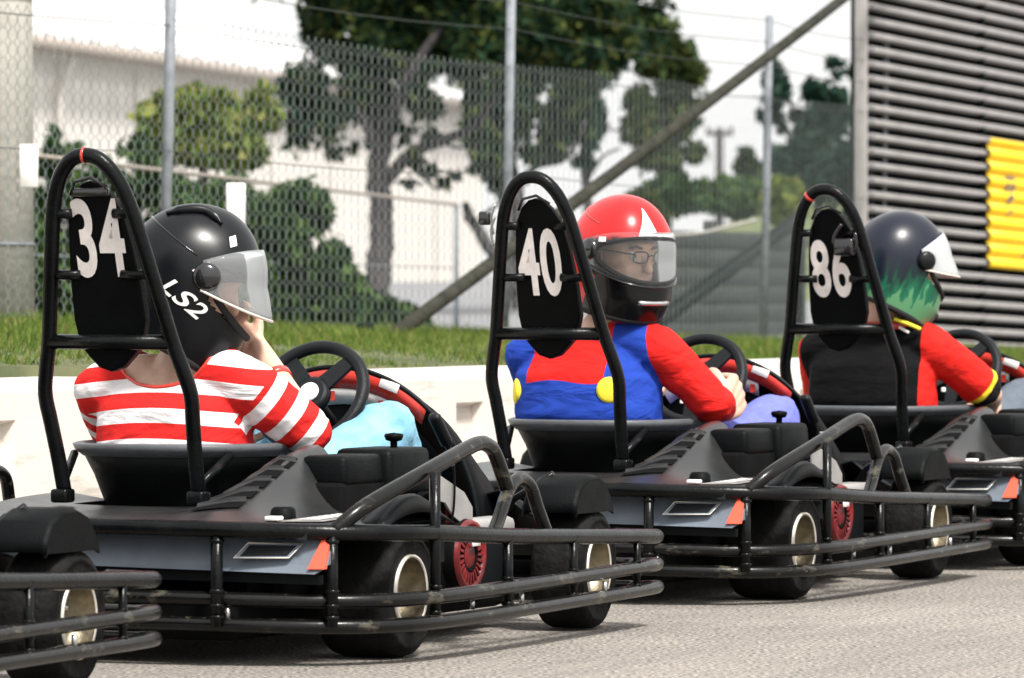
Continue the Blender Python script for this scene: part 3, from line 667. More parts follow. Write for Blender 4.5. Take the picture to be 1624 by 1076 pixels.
# ------------------------------------------------------------------ the karts
def mir(P): return [(x, -y, z) for x, y, z in P]
def sstep(a, b, x):
    t = max(0., min(1., (x-a)/(b-a))); return t*t*(3-2*t)
def deck_z(x, y):
    a = abs(y)
    z = .296 + .014*sstep(-.42, -.18, x)*(1-sstep(.30, .46, a)) + .006*sstep(-.4, 0, x)
    ramp = sstep(-.36, .13, x)**1.05
    q = a - .315
    bump = math.exp(-(q/.105)**2) if q < 0 else math.exp(-(q/.072)**2.2)
    return z + (.132 if y < 0 else .02)*ramp*bump - .012*sstep(.54, .62, a)
def hoop_x(z): return -.11 - .29*(z-.353)
HC = .012
def make_kart():
    k = empty('go_kart', (0, 0, 0))
    # --- tubular bumper cage
    top = [(1.17, -.672, .212), (.6, -.69, .236), (.27, -.695, .251), (-.05, -.69, .270), (-.22, -.655, .277), (-.32, -.575, .281), (-.375, -.46, .284), (-.415, -.30, .287), (-.43, -.12, .289), (-.434, 0, .29)]
    full = top + mir(top[:-1])[::-1]
    full = [(1.225, -.56, .21), (1.21, -.645, .21)] + full + [(1.21, .645, .21), (1.225, .56, .21)]
    MB().tube(catmull(full, 5), .0175, 12).build('upper_bumper_rail', 'pipe', k)
    for z, x_, nm in ((.142, -.405, 'middle_bumper_rail'), (.089, -.40, 'lower_bumper_rail')):
        h = [(1.17, -.675, z+.003), (.6, -.70, z), (.2, -.705, z-.003), (-.06, -.695, z-.005), (-.2, -.655, z-.006), (-.3, -.57, z-.005), (-.36, -.44, z-.003), (x_, -.25, z), (x_-.01, 0, z)]
        f = h + mir(h[:-1])[::-1]
        f = [(1.25, -.50, z), (1.235, -.60, z), (1.215, -.65, z+.003)] + f + [(1.215, .65, z+.003), (1.235, .60, z), (1.25, .50, z)]
        MB().tube(catmull(f, 5, True), .0155, 12, closed=True).build(nm, 'rail', k)
    for s in (1, -1):
        for (x, y, zt, w) in ((-.325, -.572, .281, .013), (-.405, -.345, .286, .0135), (-.07, -.69, .40 if s > 0 else .40, .012), (.29, -.698, .25, .0125), (.66, -.695, .234, .010), (1.06, -.683, .217, .009)):
            mb = MB().tube([(x, s*y, .085), (x, s*y, zt)], w, 8)
            for zz in (.158, .128, .104, min(zt, .262)-.0): mb.tube([(x, s*y, zz-.004), (x, s*y, zz), (x, s*y, zz+.004)], [w*1.05, w*1.28, w*1.05], 8, cap=False)      # weld beads
            mb.build('bumper_post', 'pipe', k)
        a = [(-.32, -.575, .284), (-.26, -.62, .335), (-.06, -.66, .398), (.13, -.662, .438), (.215, -.662, .452), (.265, -.662, .447), (.305, -.662, .425), (.372, -.662, .345)]
        MB().tube([(x, s*y, z) for x, y, z in catmull(a, 6)], .0165, 12).build('raised_guard_bar', 'rail', k)
        a = [(.25, -.68, .255), (.30, -.672, .285), (.36, -.665, .337), (.41, -.66, .362), (.455, -.658, .368), (.50, -.66, .350), (.525, -.665, .305), (.555, -.675, .245)]
        MB().tube([(x, s*y, z) for x, y, z in catmull(a, 6)], .0150, 12).build('guard_hoop', 'rail', k)
    for (x, y) in ((-.385, -.36), (-.385, .36), (.12, -.69), (.36, -.70), (.84, -.695)):
        MB().lathe([(.0001, -.012), (.006, -.012), (.006, .012), (.0001, .012)], (x, y, .112), 'z', 8).build('bumper_bolt', 'steel', k)
    # --- chassis
    mb = MB(); mb.rbox((.35, 0, .10), (1.40, .72, .10), .02); mb.box((.0, 0, .17), (.55, .70, .10)); mb.tube([(0, -.5, .14), (0, .5, .14)], .02, 10); mb.tube([(1.048, -.5, .14), (1.048, .5, .14)], .018, 8)
    mb.build('chassis', 'dark', k)
    # --- wheels
    def wheel(x, y, s, rad, wid, steer=0.):
        e = rad; h = wid/2
        prof = [(.076, -h*.94), (.098, -h*1.0), (e*.80, -h*1.0), (e*.81, -h*1.025), (e*.86, -h*1.01), (e*.88, -h*.97), (e*.95, -h*.90), (e*.99, -h*.72), (e, -h*.4), (e, h*.4), (e*.99, h*.72), (e*.95, h*.90), (e*.88, h*.97), (e*.86, h*1.01), (e*.81, h*1.025), (e*.80, h*1.0), (.098, h*1.0), (.076, h*.94)]
        t = MB().lathe(prof, (0, 0, 0), 'y', 40).build('tyre', 'rubber', k, (x, y, .140), (0, 0, steer))
        rp = [(.079, h*.96), (.080, h*1.02), (.074, h*1.01), (.072, h*.7), (.066, h*.25), (.050, h*.12), (.030, h*.10), (.024, h*.35), (.0001, h*.36)]
        m2 = MB().lathe([(r, s*q) for r, q in rp[2:]], (0, 0, 0), 'y', 32); m2.lathe([(r, -s*q) for r, q in rp[2:5]] + [(.0001, -s*h*.25)], (0, 0, 0), 'y', 32)
        m2.build('rim', 'rim', t)
        MB().lathe([(r, s*q) for r, q in ((.0815, h*.93), (.081, h*1.03), (.0755, h*1.03), (.075, h*.9))], (0, 0, 0), 'y', 36).build('rim_edge', 'rimedge', t)
        mb = MB()
        for a in range(4):
            an = a*math.pi/2 + .5; mb.lathe([(.0001, s*h*.36), (.0055, s*h*.36), (.0055, s*h*.05)], (.038*math.cos(an), 0, .038*math.sin(an)), 'y', 6)
        tag(mb.build('wheel_nuts', 'steel', t), kind='stuff')
        return t
    for s in (-1, 1):
        wheel(0, s*.515, s, .140, .175); wheel(1.048, s*.53, s, .138, .125, .06)
        # front mudguard
        mb = MB(); arc = [(-.125, .145), (-.118, .170), (-.092, .205), (-.045, .226), (.005, .228), (.045, .215), (.075, .185), (.095, .145)]
        ys = [(-.066, -.008), (-.052, 0.0), (.052, 0.0), (.066, -.008)]
        rings = []
        for (dx, dz) in arc: rings.append([(1.035+dx, s*(.53+yy), .130+dz+oz) for yy, oz in ys])
        mb.loft(rings, closed=False, cap=False, sm=True)
        # inner cheek
        for sd in (-.066, .066):
            V = [(1.035+dx, s*(.53+sd), .120+dz) for dx, dz in arc] + [(1.035+dx, s*(.53+sd), min(.120+dz, .272)) for dx, dz in arc]
            n = len(arc); mb.add(V, [(i, i+1, n+i+1, n+i) for i in range(n-1)])
        o = mb.build('front_mudguard', 'black', k); md = o.modifiers.new('s', 'SOLIDIFY'); md.thickness = .006
        MB().tube([(1.0, s*.50, .36), (1.0, s*.40, .30), (1.0, s*.30, .16)], .008, 8).build('mudguard_stay', 'pipe', k)
    # --- rear bodywork
    mb = MB(); xs = np.linspace(-.415, .13, 34); ys = np.linspace(-.62, .62, 75); V = []
    for x in xs:
        for y in ys:
            yy = y*min(1., .86 + .14*sstep(-.42, -.28, x)) ; xx = x + .05*sstep(.40, .62, abs(y))*(1-sstep(-.42, -.2, x))
            V.append((xx, yy, deck_z(x, y)))
    ny = len(ys); F = []
    for i in range(len(xs)-1):
        for j in range(ny-1):
            cx, cy = (xs[i]+xs[i+1])/2, (ys[j]+ys[j+1])/2
            if abs(cy) < .19 and cx > -.05: continue
            F.append((i*ny+j, i*ny+j+1, (i+1)*ny+j+1, (i+1)*ny+j))
    mb.add(V, F, 0, True)
    def skirt(idx, dz=None, zb=None):
        n0 = len(mb.v); P = [V[i] for i in idx]
        W = [(p[0], p[1], p[2]-.0) for p in P] + [(p[0], p[1], zb if zb is not None else p[2]-dz) for p in P]
        n = len(P); mb.add(W, [(i, i+1, n+i+1, n+i) for i in range(n-1)])
    skirt([j for j in range(ny)], dz=.02); L0 = (len(xs)-1)*ny
    skirt([L0+j for j in range(ny)], zb=.20)
    body = mb.build('rear_body', 'deck', k)
    # side fairing lips over the rear wheels
    for s in (-1, 1):
        mb = MB(); rings = []
        for t in np.linspace(0, 1, 14):
            x = -.20 + .36*t; z1 = .292 + .060*math.sin(math.pi*min(1, t*1.05))**1.0; z0 = .285 + .028*math.sin(math.pi*t)
            rings.append([(x, s*.60, z1*.985), (x, s*.612, z1), (x, s*.622, z1*.985), (x, s*.632, z0)])
        mb.loft(rings, closed=False, cap=False)
        rings2 = []
        for t in np.linspace(0, 1, 14):
            x = -.20 + .36*t; z1 = .292 + .060*math.sin(math.pi*min(1, t*1.05)); rings2.append([(x, s*.612, z1), (x, s*.57, z1-.008), (x, s*.54, .29)])
        mb.loft(rings2, closed=False, cap=False)
        o = mb.build('wheel_fairing', 'plastic', k); md = o.modifiers.new('s', 'SOLIDIFY'); md.thickness = .004
    # louvres on the inner slope, cap and sticker on the right hand deck
    for s in (-1,):
        for i in range(5):
            x = -.235 + .052*i; yc = .262 + .004*i; wd = .058
            V = []
            for dx in (-.020, .012):
                for q in (-.5, -.17, .17, .5): 
                    y = yc + q*2*wd; V.append((x+dx, s*y, deck_z(x+dx, s*y)+.004))
            m_ = MB(); m_.add(V, [(j, j+1, 5+j, 4+j) for j in range(3)]); o = m_.build('louvre_slot', 'dark', k)
            V2 = []
            for dx, dz in ((.012, .004), (.018, .012), (.024, .003)):
                for q in (-.5, -.17, .17, .5):
                    y = yc + q*2*wd; V2.append((x+dx, s*y, deck_z(x+dx, s*y)+dz))
            m_ = MB(); m_.add(V2, [(r*4+j, r*4+j+1, r*4+5+j, r*4+4+j) for r in range(2) for j in range(3)], 0, True); m_.build('louvre_rib', 'deck', k)
    zc = deck_z(-.22, -.405)
    MB().lathe([(.0001, .016), (.020, .016), (.026, .010), (.028, -.01)], (-.215, -.405, zc+.004), 'z', 20).build('fuel_cap', 'black', k)
    MB().rbox((-.285, -.418, deck_z(-.285, -.418)+.006), (.030, .032, .010), .003).build('cap_latch', 'white', k)
    def decal(parent, quad, m_, lift=.003):
        V = []; n = 6
        for i in range(n+1):
            for j in range(n+1):
                a, b = i/n, j/n
                p = (Vector(quad[0])*(1-a)+Vector(quad[1])*a)*(1-b) + (Vector(quad[3])*(1-a)+Vector(quad[2])*a)*b
                V.append((p.x, p.y, deck_z(p.x, p.y)+lift))
        m = MB(); m.add(V, [(i*(n+1)+j, (i+1)*(n+1)+j, (i+1)*(n+1)+j+1, i*(n+1)+j+1) for i in range(n) for j in range(n)], 0, True)
        return m.build('deck_sticker', m_, parent)
    decal(k, [(-.30, -.435, 0), (-.27, -.525, 0), (-.03, -.52, 0), (-.05, -.45, 0)], 'guard')
    for i in range(7):
        x = -.25 + .029*i; decal(k, [(x, -.457-.004*(i % 2), 0), (x+.004, -.505, 0), (x+.020, -.505, 0), (x+.016, -.457, 0)], 'white', .0055)
    # --- rear panel with vent and reflector
    for s in (-1, 1):
        mb = MB(); mb.prism([(.02, .205), (.55, .195), (.575, .215), (.575, .272), (.02, .272)], lambda a, b, t: (-.372 + .14*max(0, a-.33)*1.4 - (.272-b)*.45 + t, s*a, b), 0, .012); mb.build('rear_panel', 'panel', k)
        fn = lambda a, b, t: (-.372 + .14*max(0, a-.33)*1.4 - (.272-b)*.45 + t, s*a, b)
        mb = MB(); mb.prism([(.535, .206), (.572, .206), (.572, .268), (.555, .268)], fn, -.006, .004); mb.build('red_reflector', 'orange', k)
        fr = [(.375, .226), (.492, .228), (.515, .257), (.40, .258)]
        mb = MB(); mb.prism(fr, fn, -.004, .002); mb.build('vent_frame', 'panel', k)
        ins = [(.388, .2305), (.487, .2325), (.504, .2535), (.405, .2535)]
        mb = MB(); mb.prism(ins, fn, -.0055, .002); mb.build('vent_grille', 'plastic', k)
        mb = MB(); P = [fn(a, b, -.005) for a, b in fr]; mb.tube(P, .0015, 5, closed=True); mb.build('vent_trim', 'rimedge', k)
        mb = MB(); mb.prism([(.02, .180), (.55, .172), (.55, .192), (.02, .203)], lambda a, b, t: (-.385 + .14*max(0, a-.33)*1.4 + t, s*a, b), 0, .02); mb.build('lower_valance', 'plastic', k)
        mb = MB(); mb.rbox((-.08, s*.40, .20), (.30, .04, .14), .01); mb.build('inner_guard', 'dark', k)
    # --- seat
    def srow(z, wy, xb, xf, cy=.03):
        P = []
        for a in np.linspace(-1, 1, 25):
            t = a*math.pi*.5
            y = cy + wy*math.copysign(abs(math.sin(t))**.75, a); x = xf - (xf-xb)*abs(math.cos(t))**.7
            P.append((x, y, z))
        return P
    mb = MB(); mb.loft([srow(.20, .17, .05, .33), srow(.30, .19, .02, .36), srow(.38, .215, -.015, .36), srow(.425, .235, -.035, .34)], closed=False, cap=False)
    o = mb.build('seat_shell', 'seat', k); md = o.modifiers.new('s', 'SOLIDIFY'); md.thickness = .006; md.offset = -1
    mb = MB(); mb.loft([srow(.420, .236, -.034, .345), srow(.432, .252, -.052, .345), srow(.446, .258, -.058, .345), srow(.450, .250, -.048, .345), srow(.440, .232, -.026, .345)], closed=False, cap=False); mb.build('seat_rim', 'seatlip', k)
    # --- roll hoop
    hw = [(.350, .163), (.42, .166), (.50, .172), (.56, .176), (.62, .163), (.668, .150), (.77, .130), (.864, .112), (.95, .094), (1.0, .078), (1.035, .058), (1.060, .032), (1.068, 0)]
    P = [(hoop_x(z), HC+w, z) for z, w in hw] + [(hoop_x(z), HC-w, z) for z, w in hw[:-1][::-1]]
    MB().tube(catmull(P, 4), .0165, 14).build('roll_hoop', 'pipe', k)
    def hb(z, y0, y1, r, nm='hoop_crossbar'): MB().tube([(hoop_x(z), y0, z), (hoop_x(z), y1, z)], r, 12).build(nm, 'pipe', k)
    hb(.672, HC-.15, HC+.15, .0165)
    for z, w in ((.945, .097), (.815, .121)):
        hb(z, HC+w, HC+.05, .011, 'hoop_rung'); hb(z, HC-w, HC-.05, .011, 'hoop_rung')
    for s in (1, -1):
        MB().tube([(hoop_x(.36), HC+s*.165, .362), (.02, .03+s*.19, .425)], .010, 8).build('hoop_brace', 'pipe', k)
        MB().rbox((-.112, HC+s*.165, .338), (.045, .040, .03), .006).build('hoop_foot', 'pipe', k)
    # head restraint board carrying the number
    poly = [(-.070, .665), (-.088, .72), (-.086, .80), (-.078, .88), (-.066, .95), (-.040, .990), (-.020, 1.010), (0, 1.015), (.020, 1.010), (.042, .990), (.062, .95), (.072, .88), (.080, .80), (.084, .72), (.078, .665), (.060, .640), (.040, .617), (.012, .608), (-.018, .617), (-.044, .64)]
    board = MB().prism([(y+HC, z) for y, z in poly], lambda a, b, t: (hoop_x(b)+t, a, b), .004, .034)
    bo = board.build('head_restraint', 'black', k)
    md = bo.modifiers.new('b', 'BEVEL'); md.width = .006; md.segments = 2; md.limit_method = 'ANGLE'; md.angle_limit = R(50)
    MB().tube([(hoop_x(.99)-.002, HC+.045, .985), (hoop_x(1.02)-.004, HC+.03, 1.012), (hoop_x(1.03)-.004, HC-.01, 1.021), (hoop_x(1.01)-.004, HC-.045, 1.0)], .004, 8).build('cable', 'gloss', k)
    # --- steering
    SC = Vector((.705, -.024, .542)); ax = Vector((-.86, 0, .51)).normalized(); up = Vector((.51, 0, .86)); rt = Vector((0, -1, 0))
    def sp(r, a, d=0): return SC + (up*math.cos(a) + rt*math.sin(a))*r + ax*d
    MB().tube([sp(.128, a) for a in np.linspace(0, 2*math.pi, 49)[:-1]], .0150, 12, closed=True).build('steering_wheel_rim', 'rubberblack', k)
    for a in (R(-40), R(40), R(180)):
        q = rt*math.cos(a) - up*math.sin(a)
        w0, w1 = .022, .017
        c0, c1 = sp(.03, a), sp(.12, a)
        V = [c0+q*w0+ax*.006, c0-q*w0+ax*.006, c1-q*w1+ax*.004, c1+q*w1+ax*.004]; V += [v-ax*.010 for v in V]
        MB().add(V, [(0,1,2,3), (7,6,5,4), (0,4,5,1), (1,5,6,2), (2,6,7,3), (3,7,4,0)]).build('steering_spoke', 'rubberblack', k)
    mb = MB(); rings = [[sp(r, a, d) for a in np.linspace(0, 2*math.pi, 25)[:-1]] for r, d in ((.045, -.01), (.045, .008), (.036, .014))]; mb.loft(rings); mb.build('steering_hub', 'rubberblack', k)
    mb = MB(); rings = [[sp(r, a, d) for a in np.linspace(0, 2*math.pi, 25)[:-1]] for r, d in ((.024, .012), (.024, .018), (.018, .020))]; mb.loft(rings); hubcap = mb.build('hub_badge', 'white', k)
    c = sp(.075, R(200), .008); MB().lathe([(.0001, .006), (.006, .006), (.007, -.006)], c, 'z', 10).build('button', 'white', k)
    MB().tube([SC, SC - ax*.42], .014, 8).build('steering_column', 'pipe', k)
    # --- front cowl
    def cw(x, wid, zt, zb=.20, n=41, cy=.0, p=2.05):
        P = []
        for a in np.linspace(-math.pi/2, math.pi/2, n):
            y = wid*math.copysign(abs(math.sin(a))**(2/p), math.sin(a)); z = zb + (zt-zb)*abs(math.cos(a))**(2/p)
            P.append((x + .05*(y/wid)**2, cy + y, z))
        return P
    mb = MB(); mb.loft([cw(.885, .340, .603), cw(.99, .325, .575), cw(1.15, .29, .47), cw(1.30, .23, .30), cw(1.36, .19, .22)], closed=False, cap=False)
    o = mb.build('cowl_shell', 'black', k); md = o.modifiers.new('s', 'SOLIDIFY'); md.thickness = .006
    def band(x0, w0, z0, x1, w1, z1, nm, m_, s0, s1):
        A, B = cw(x0, w0, z0), cw(x1, w1, z1); mb = MB(); mb.loft([A[s0:s1], B[s0:s1]], closed=False, cap=False); o = mb.build(nm, m_, k); md = o.modifiers.new('s', 'SOLIDIFY'); md.thickness = .004; return o
    MB().tube(cw(.883, .342, .605)[1:-1], .0055, 8).build('cowl_edge', 'plastic', k)
    band(.884, .338, .600, .902, .308, .558, 'cowl_red_band', 'cowlred', 11, 31)       # red turned-in rim, widest along the right slope
    band(.904, .306, .556, .930, .286, .520, 'cowl_white_band', 'white', 15, 28)
    band(.932, .287, .526, 1.00, .26, .36, 'dashboard', 'black', 4, 37)
    for i, y in enumerate((-.105, -.06, .02)):
        MB().box((.905, y, .538-abs(y)**2*2.0), (.004, .013, .016 if i % 2 else .022)).build('cowl_letter', 'cowlred', k)
    MB().rbox((.887, -.135, .562), (.004, .05, .022), .001, seg=1, rot=Matrix.Rotation(R(20), 3, 'X')).build('cowl_badge', 'white', k)
    # front wings of the nose, each side
    for s in (-1, 1):
        mb = MB(); rr = []
        for (x, y0, y1, z) in ((1.06, .27, .40, .30), (1.18, .26, .42, .27), (1.28, .22, .40, .20), (1.33, .18, .34, .13)): rr.append([(x, s*y0, z), (x, s*(y0+y1)/2, z+.02), (x, s*y1, z-.03)])
        mb.loft(rr, closed=False, cap=False); o = mb.build('nose_wing', 'plastic', k); md = o.modifiers.new('s', 'SOLIDIFY'); md.thickness = .005
    # --- right hand equipment
    def fuel(s=-1):
        mb = MB(); mb.rbox((.115, s*.385, .395), (.20, .115, .065), .012, taper=(.96, .9)); mb.build('tank_lid', 'black', k)
        mb = MB(); mb.rbox((.32, s*.385, .385), (.22, .15, .105), .014, taper=(.94, .9)); mb.build('tank', 'black', k)
        mb = MB(); mb.rbox((.12, s*.37, .29), (.24, .14, .16), .01); mb.build('tank_tray', 'dark', k)
        mb = MB(); mb.lathe([(.008, 0), (.008, .014), (.018, .017), (.022, .026), (.020, .031), (.0001, .034)], (.345, s*.40, .436), 'z', 14); mb.build('tank_knob', 'black', k)
    fuel()
    mb = MB(); mb.tube(catmull([(.80, -.335, .37), (.79, -.335, .41), (.765, -.335, .435)], 3), .007, 8); mb.build('brake_lever', 'pipe', k)
    q = Matrix.Rotation(R(-42), 3, 'Y')
    MB().rbox((.735, -.335, .465), (.022, .030, .105), .009, rot=Matrix.Rotation(R(-48), 3, 'Y')).build('lever_paddle', 'rubberblack', k)
    eng = MB(); eng.rbox((.46, -.40, .20), (.26, .16, .20), .02); eng.rbox((.40, -.42, .30), (.12, .12, .08), .015); eng.build('engine_block', 'dark', k)
    MB().rbox((.35, -.455, .268), (.12, .07, .075), .012).build('engine_shroud', 'red', k)
    MB().rbox((.50, -.455, .283), (.12, .06, .045), .012).build('fan_housing', 'red', k)
    mb = MB(); mb.lathe([(.0001, 0), (.030, 0), (.032, .010), (.070, .010), (.078, .002), (.080, -.03)], (0, 0, 0), 'y', 36)
    cov = MB(); cov.lathe([(.028, -.500), (.030, -.512), (.036, -.514), (.040, -.508), (.066, -.508), (.070, -.514), (.078, -.510), (.082, -.495), (.083, -.46)], (.505, 0, .195), 'y', 40)
    ec = cov.build('recoil_cover', 'dark', k)
    MB().lathe([(.064, -.509), (.067, -.518), (.076, -.518), (.080, -.508)], (.505, 0, .195), 'y', 40).build('cover_ring', 'red', ec)
    MB().lathe([(.0001, -.512), (.026, -.512), (.032, -.506)], (.505, 0, .195), 'y', 24).build('starter_hub', 'red', ec)
    for i in range(24):
        a = 2*math.pi*i/24
        mb = MB(); mb.box((.505+.052*math.cos(a), -.511, .195+.052*math.sin(a)), (.026, .007, .006), rot=Matrix.Rotation(-a, 3, 'Y')); mb.build('cover_fin', 'red', ec)
    MB().rbox((.515, -.522, .222), (.042, .004, .015), .001, seg=1).build('engine_label', 'white', k)
    MB().lathe([(.0001, .285), (.022, .285), (.04, .30), (.042, .335), (.036, .345), (.0001, .348)], (.47, -.435, -.02), 'z', 20).build('filler_cap', 'red', k)
    for i in range(5): MB().rbox((.455+.022*i, -.487, .286), (.009, .004, .028), .001, seg=1).build('cooling_slot', 'dark', k)
    mb = MB(); mb.prism([(.325, .305), (.325, .375), (.365, .378), (.50, .335), (.545, .30), (.545, .262), (.50, .262), (.44, .285), (.40, .315), (.37, .32)], lambda a, b, t: (a, -.50+t, b), 0, .005); mb.build('heat_guard', 'guard', k)
    MB().tube(catmull([(.43, -.505, .415), (.43, -.508, .36), (.425, -.508, .30), (.42, -.50, .25)], 4), .0028, 6).build('throttle_cable', 'black', k)
    MB().tube(catmull([(.40, -.49, .41), (.38, -.49, .36), (.36, -.46, .30)], 4), .004, 6).build('fuel_hose', 'black', k)
    MB().lathe([(.0001, .012), (.010, .012), (.010, -.012), (.0001, -.012)], (.415, -.50, .405), 'y', 10).build('clamp', 'steel', k)
    mb = MB(); mb.rbox((.70, -.43, .16), (.28, .05, .15), .012); mb.build('side_box', 'plastic', k)
    mb = MB(); mb.rbox((.74, -.43, .245), (.24, .08, .045), .016); mb.build('side_cushion', 'guard', k)
    mb = MB(); mb.rbox((.65, .43, .16), (.60, .05, .15), .012); mb.build('left_side_box', 'plastic', k)
    mb = MB(); mb.rbox((.70, 0, .105), (.95, .62, .012), .004, seg=1); mb.build('floor_pan', 'panel', k)
    for s in (-1, 1): MB().rbox((1.27, s*.13 + .01, .19), (.012, .07, .11), .004, rot=Matrix.Rotation(R(-20), 3, 'Y')).build('pedal', 'pipe', k)
    return k
KARTS = [(-1.812, 9.793, .415, None), (-.765, 11.665, .415, '34'), (.189, 13.835, .42, '40'), (1.0245, 15.508, .42, '86')]
proto = make_kart()
klabels = ['black go kart cut off at the bottom left, only its front corner showing', 'black go kart number 34 carrying the driver in stripes', 'black go kart number 40 with its driver in a red helmet', 'farthest black go kart of the queue, number 86 on its board']
kart_objs = []
for i, (X, Y, a, num) in enumerate(KARTS):
    o = proto if i == 1 else None
    kart_objs.append(o)
for i, (X, Y, a, num) in enumerate(KARTS):
    o = kart_objs[i] or copy_tree(proto)
    o.location = (X, Y, 0); o.rotation_euler = (0, 0, math.pi/2 - a); tag(o, klabels[i], 'go kart', 'black go karts queued in a line')
    kart_objs[i] = o
for i, (X, Y, a, num) in enumerate(KARTS):
    if not num: continue
    V, F, (w, h) = text_mesh(num, .2, .005, 1.0)
    H = .168 if num == '34' else .172 if num == '40' else .166
    W = .120 if num != '86' else .118; zc = .893 if num == '34' else .853 if num == '40' else .845; yc = HC + (-.006 if num == '34' else .006)
    sc = (W/w, H/h); me = MB()
    me.add([(hoop_x(zc + y*sc[1]) - .0015 + .003, yc - x*sc[0], zc + y*sc[1]) for x, y in V], F)
    board = [c for c in kart_objs[i].children if c.name.startswith('head_restraint')][0]
    o = me.build('number', 'number', board); 
    if num == '34': MB().tube([(hoop_x(1.068), HC+y, 1.0678) for y in (.003, -.003)], .0174, 14).build('red_tape', 'cowlred', kart_objs[i])
    if num == '86': MB().tube([(hoop_x(1.045), HC+.050, 1.045), (hoop_x(1.05), HC+.044, 1.0505)], .0174, 14).build('red_tape', 'cowlred', kart_objs[i])
    if num == '34':  # crumpled strip of glossy tape along the top of the board
        MB().rbox((hoop_x(.985)-.004, HC-.004, .990), (.012, .085, .018), .004).build('tape_strip', 'gloss', board)
    if num == '40':
        for dz in (0, .03):
            MB().tube(catmull([(hoop_x(1.0)-.018, HC+.10, 1.0-dz), (hoop_x(.97)-.02, HC+.115, .965-dz), (hoop_x(.93)-.018, HC+.115, .925-dz)], 4), .0035, 6).build('cable_clamp', 'steel', kart_objs[i])
        MB().rbox((hoop_x(.97)-.01, HC+.135, .965), (.03, .03, .035), .006).build('camera_mount', 'gloss', kart_objs[i])
    if num == '86':
        MB().tube(catmull([(hoop_x(.96)-.012, HC-.045, .97), (hoop_x(.93)-.02, HC-.02, .925), (hoop_x(.90)-.02, HC-.05, .895), (hoop_x(.91)-.02, HC-.085, .90), (hoop_x(.94)-.016, HC-.085, .945)], 5), .006, 8).build('cable_tangle', 'gloss', kart_objs[i])
        MB().rbox((hoop_x(.905)-.018, HC-.05, .905), (.03, .06, .05), .008).build('camera_mount', 'gloss', kart_objs[i])
# ------------------------------------------------------------------ the drivers
def vox(mb, size, it=6, fac=.5):
    me = bpy.data.meshes.new('tmp'); me.from_pydata(mb.v, [], mb.f)
    o = bpy.data.objects.new('tmp', me); col.objects.link(o)
    r = o.modifiers.new('r', 'REMESH'); r.mode = 'VOXEL'; r.voxel_size = size; r.use_smooth_shade = True
    s = o.modifiers.new('s', 'SMOOTH'); s.factor = fac; s.iterations = it
    dg = bpy.context.evaluated_depsgraph_get(); out = bpy.data.meshes.new_from_object(o.evaluated_get(dg))
    bpy.data.objects.remove(o); bpy.data.meshes.remove(me)
    out.polygons.foreach_set('use_smooth', [True]*len(out.polygons)); out.materials.clear()
    return out
def limb(mb, P, r, n=12, res=5, flat=None):
    P = [Vector(p) for p in P]; Q = catmull(P, res); L = len(Q)
    rs = []
    for i in range(L):
        f = i/(res); a = min(int(f), len(r)-2); t = f-a; rs.append(r[a]+(r[a+1]-r[a])*t)
    d0 = (Q[0]-Q[1]).normalized(); d1 = (Q[-1]-Q[-2]).normalized()
    Q = [Q[0]+d0*rs[0]*.9, Q[0]+d0*rs[0]*.6] + Q + [Q[-1]+d1*rs[-1]*.6, Q[-1]+d1*rs[-1]*.9]
    rs = [rs[0]*.35, rs[0]*.78] + rs + [rs[-1]*.78, rs[-1]*.35]
    mb.tube(Q, rs, n, sx=flat)
def ring(c, rx, ry, rot=0., n=24, p=2.3):
    out = []
    for k in range(n):
        a = 2*math.pi*k/n; x = rx*math.copysign(abs(math.cos(a))**(2/p), math.cos(a)); y = ry*math.copysign(abs(math.sin(a))**(2/p), math.sin(a))
        out.append((c[0]+x*math.cos(rot)-y*math.sin(rot), c[1]+x*math.sin(rot)+y*math.cos(rot), c[2]))
    return out
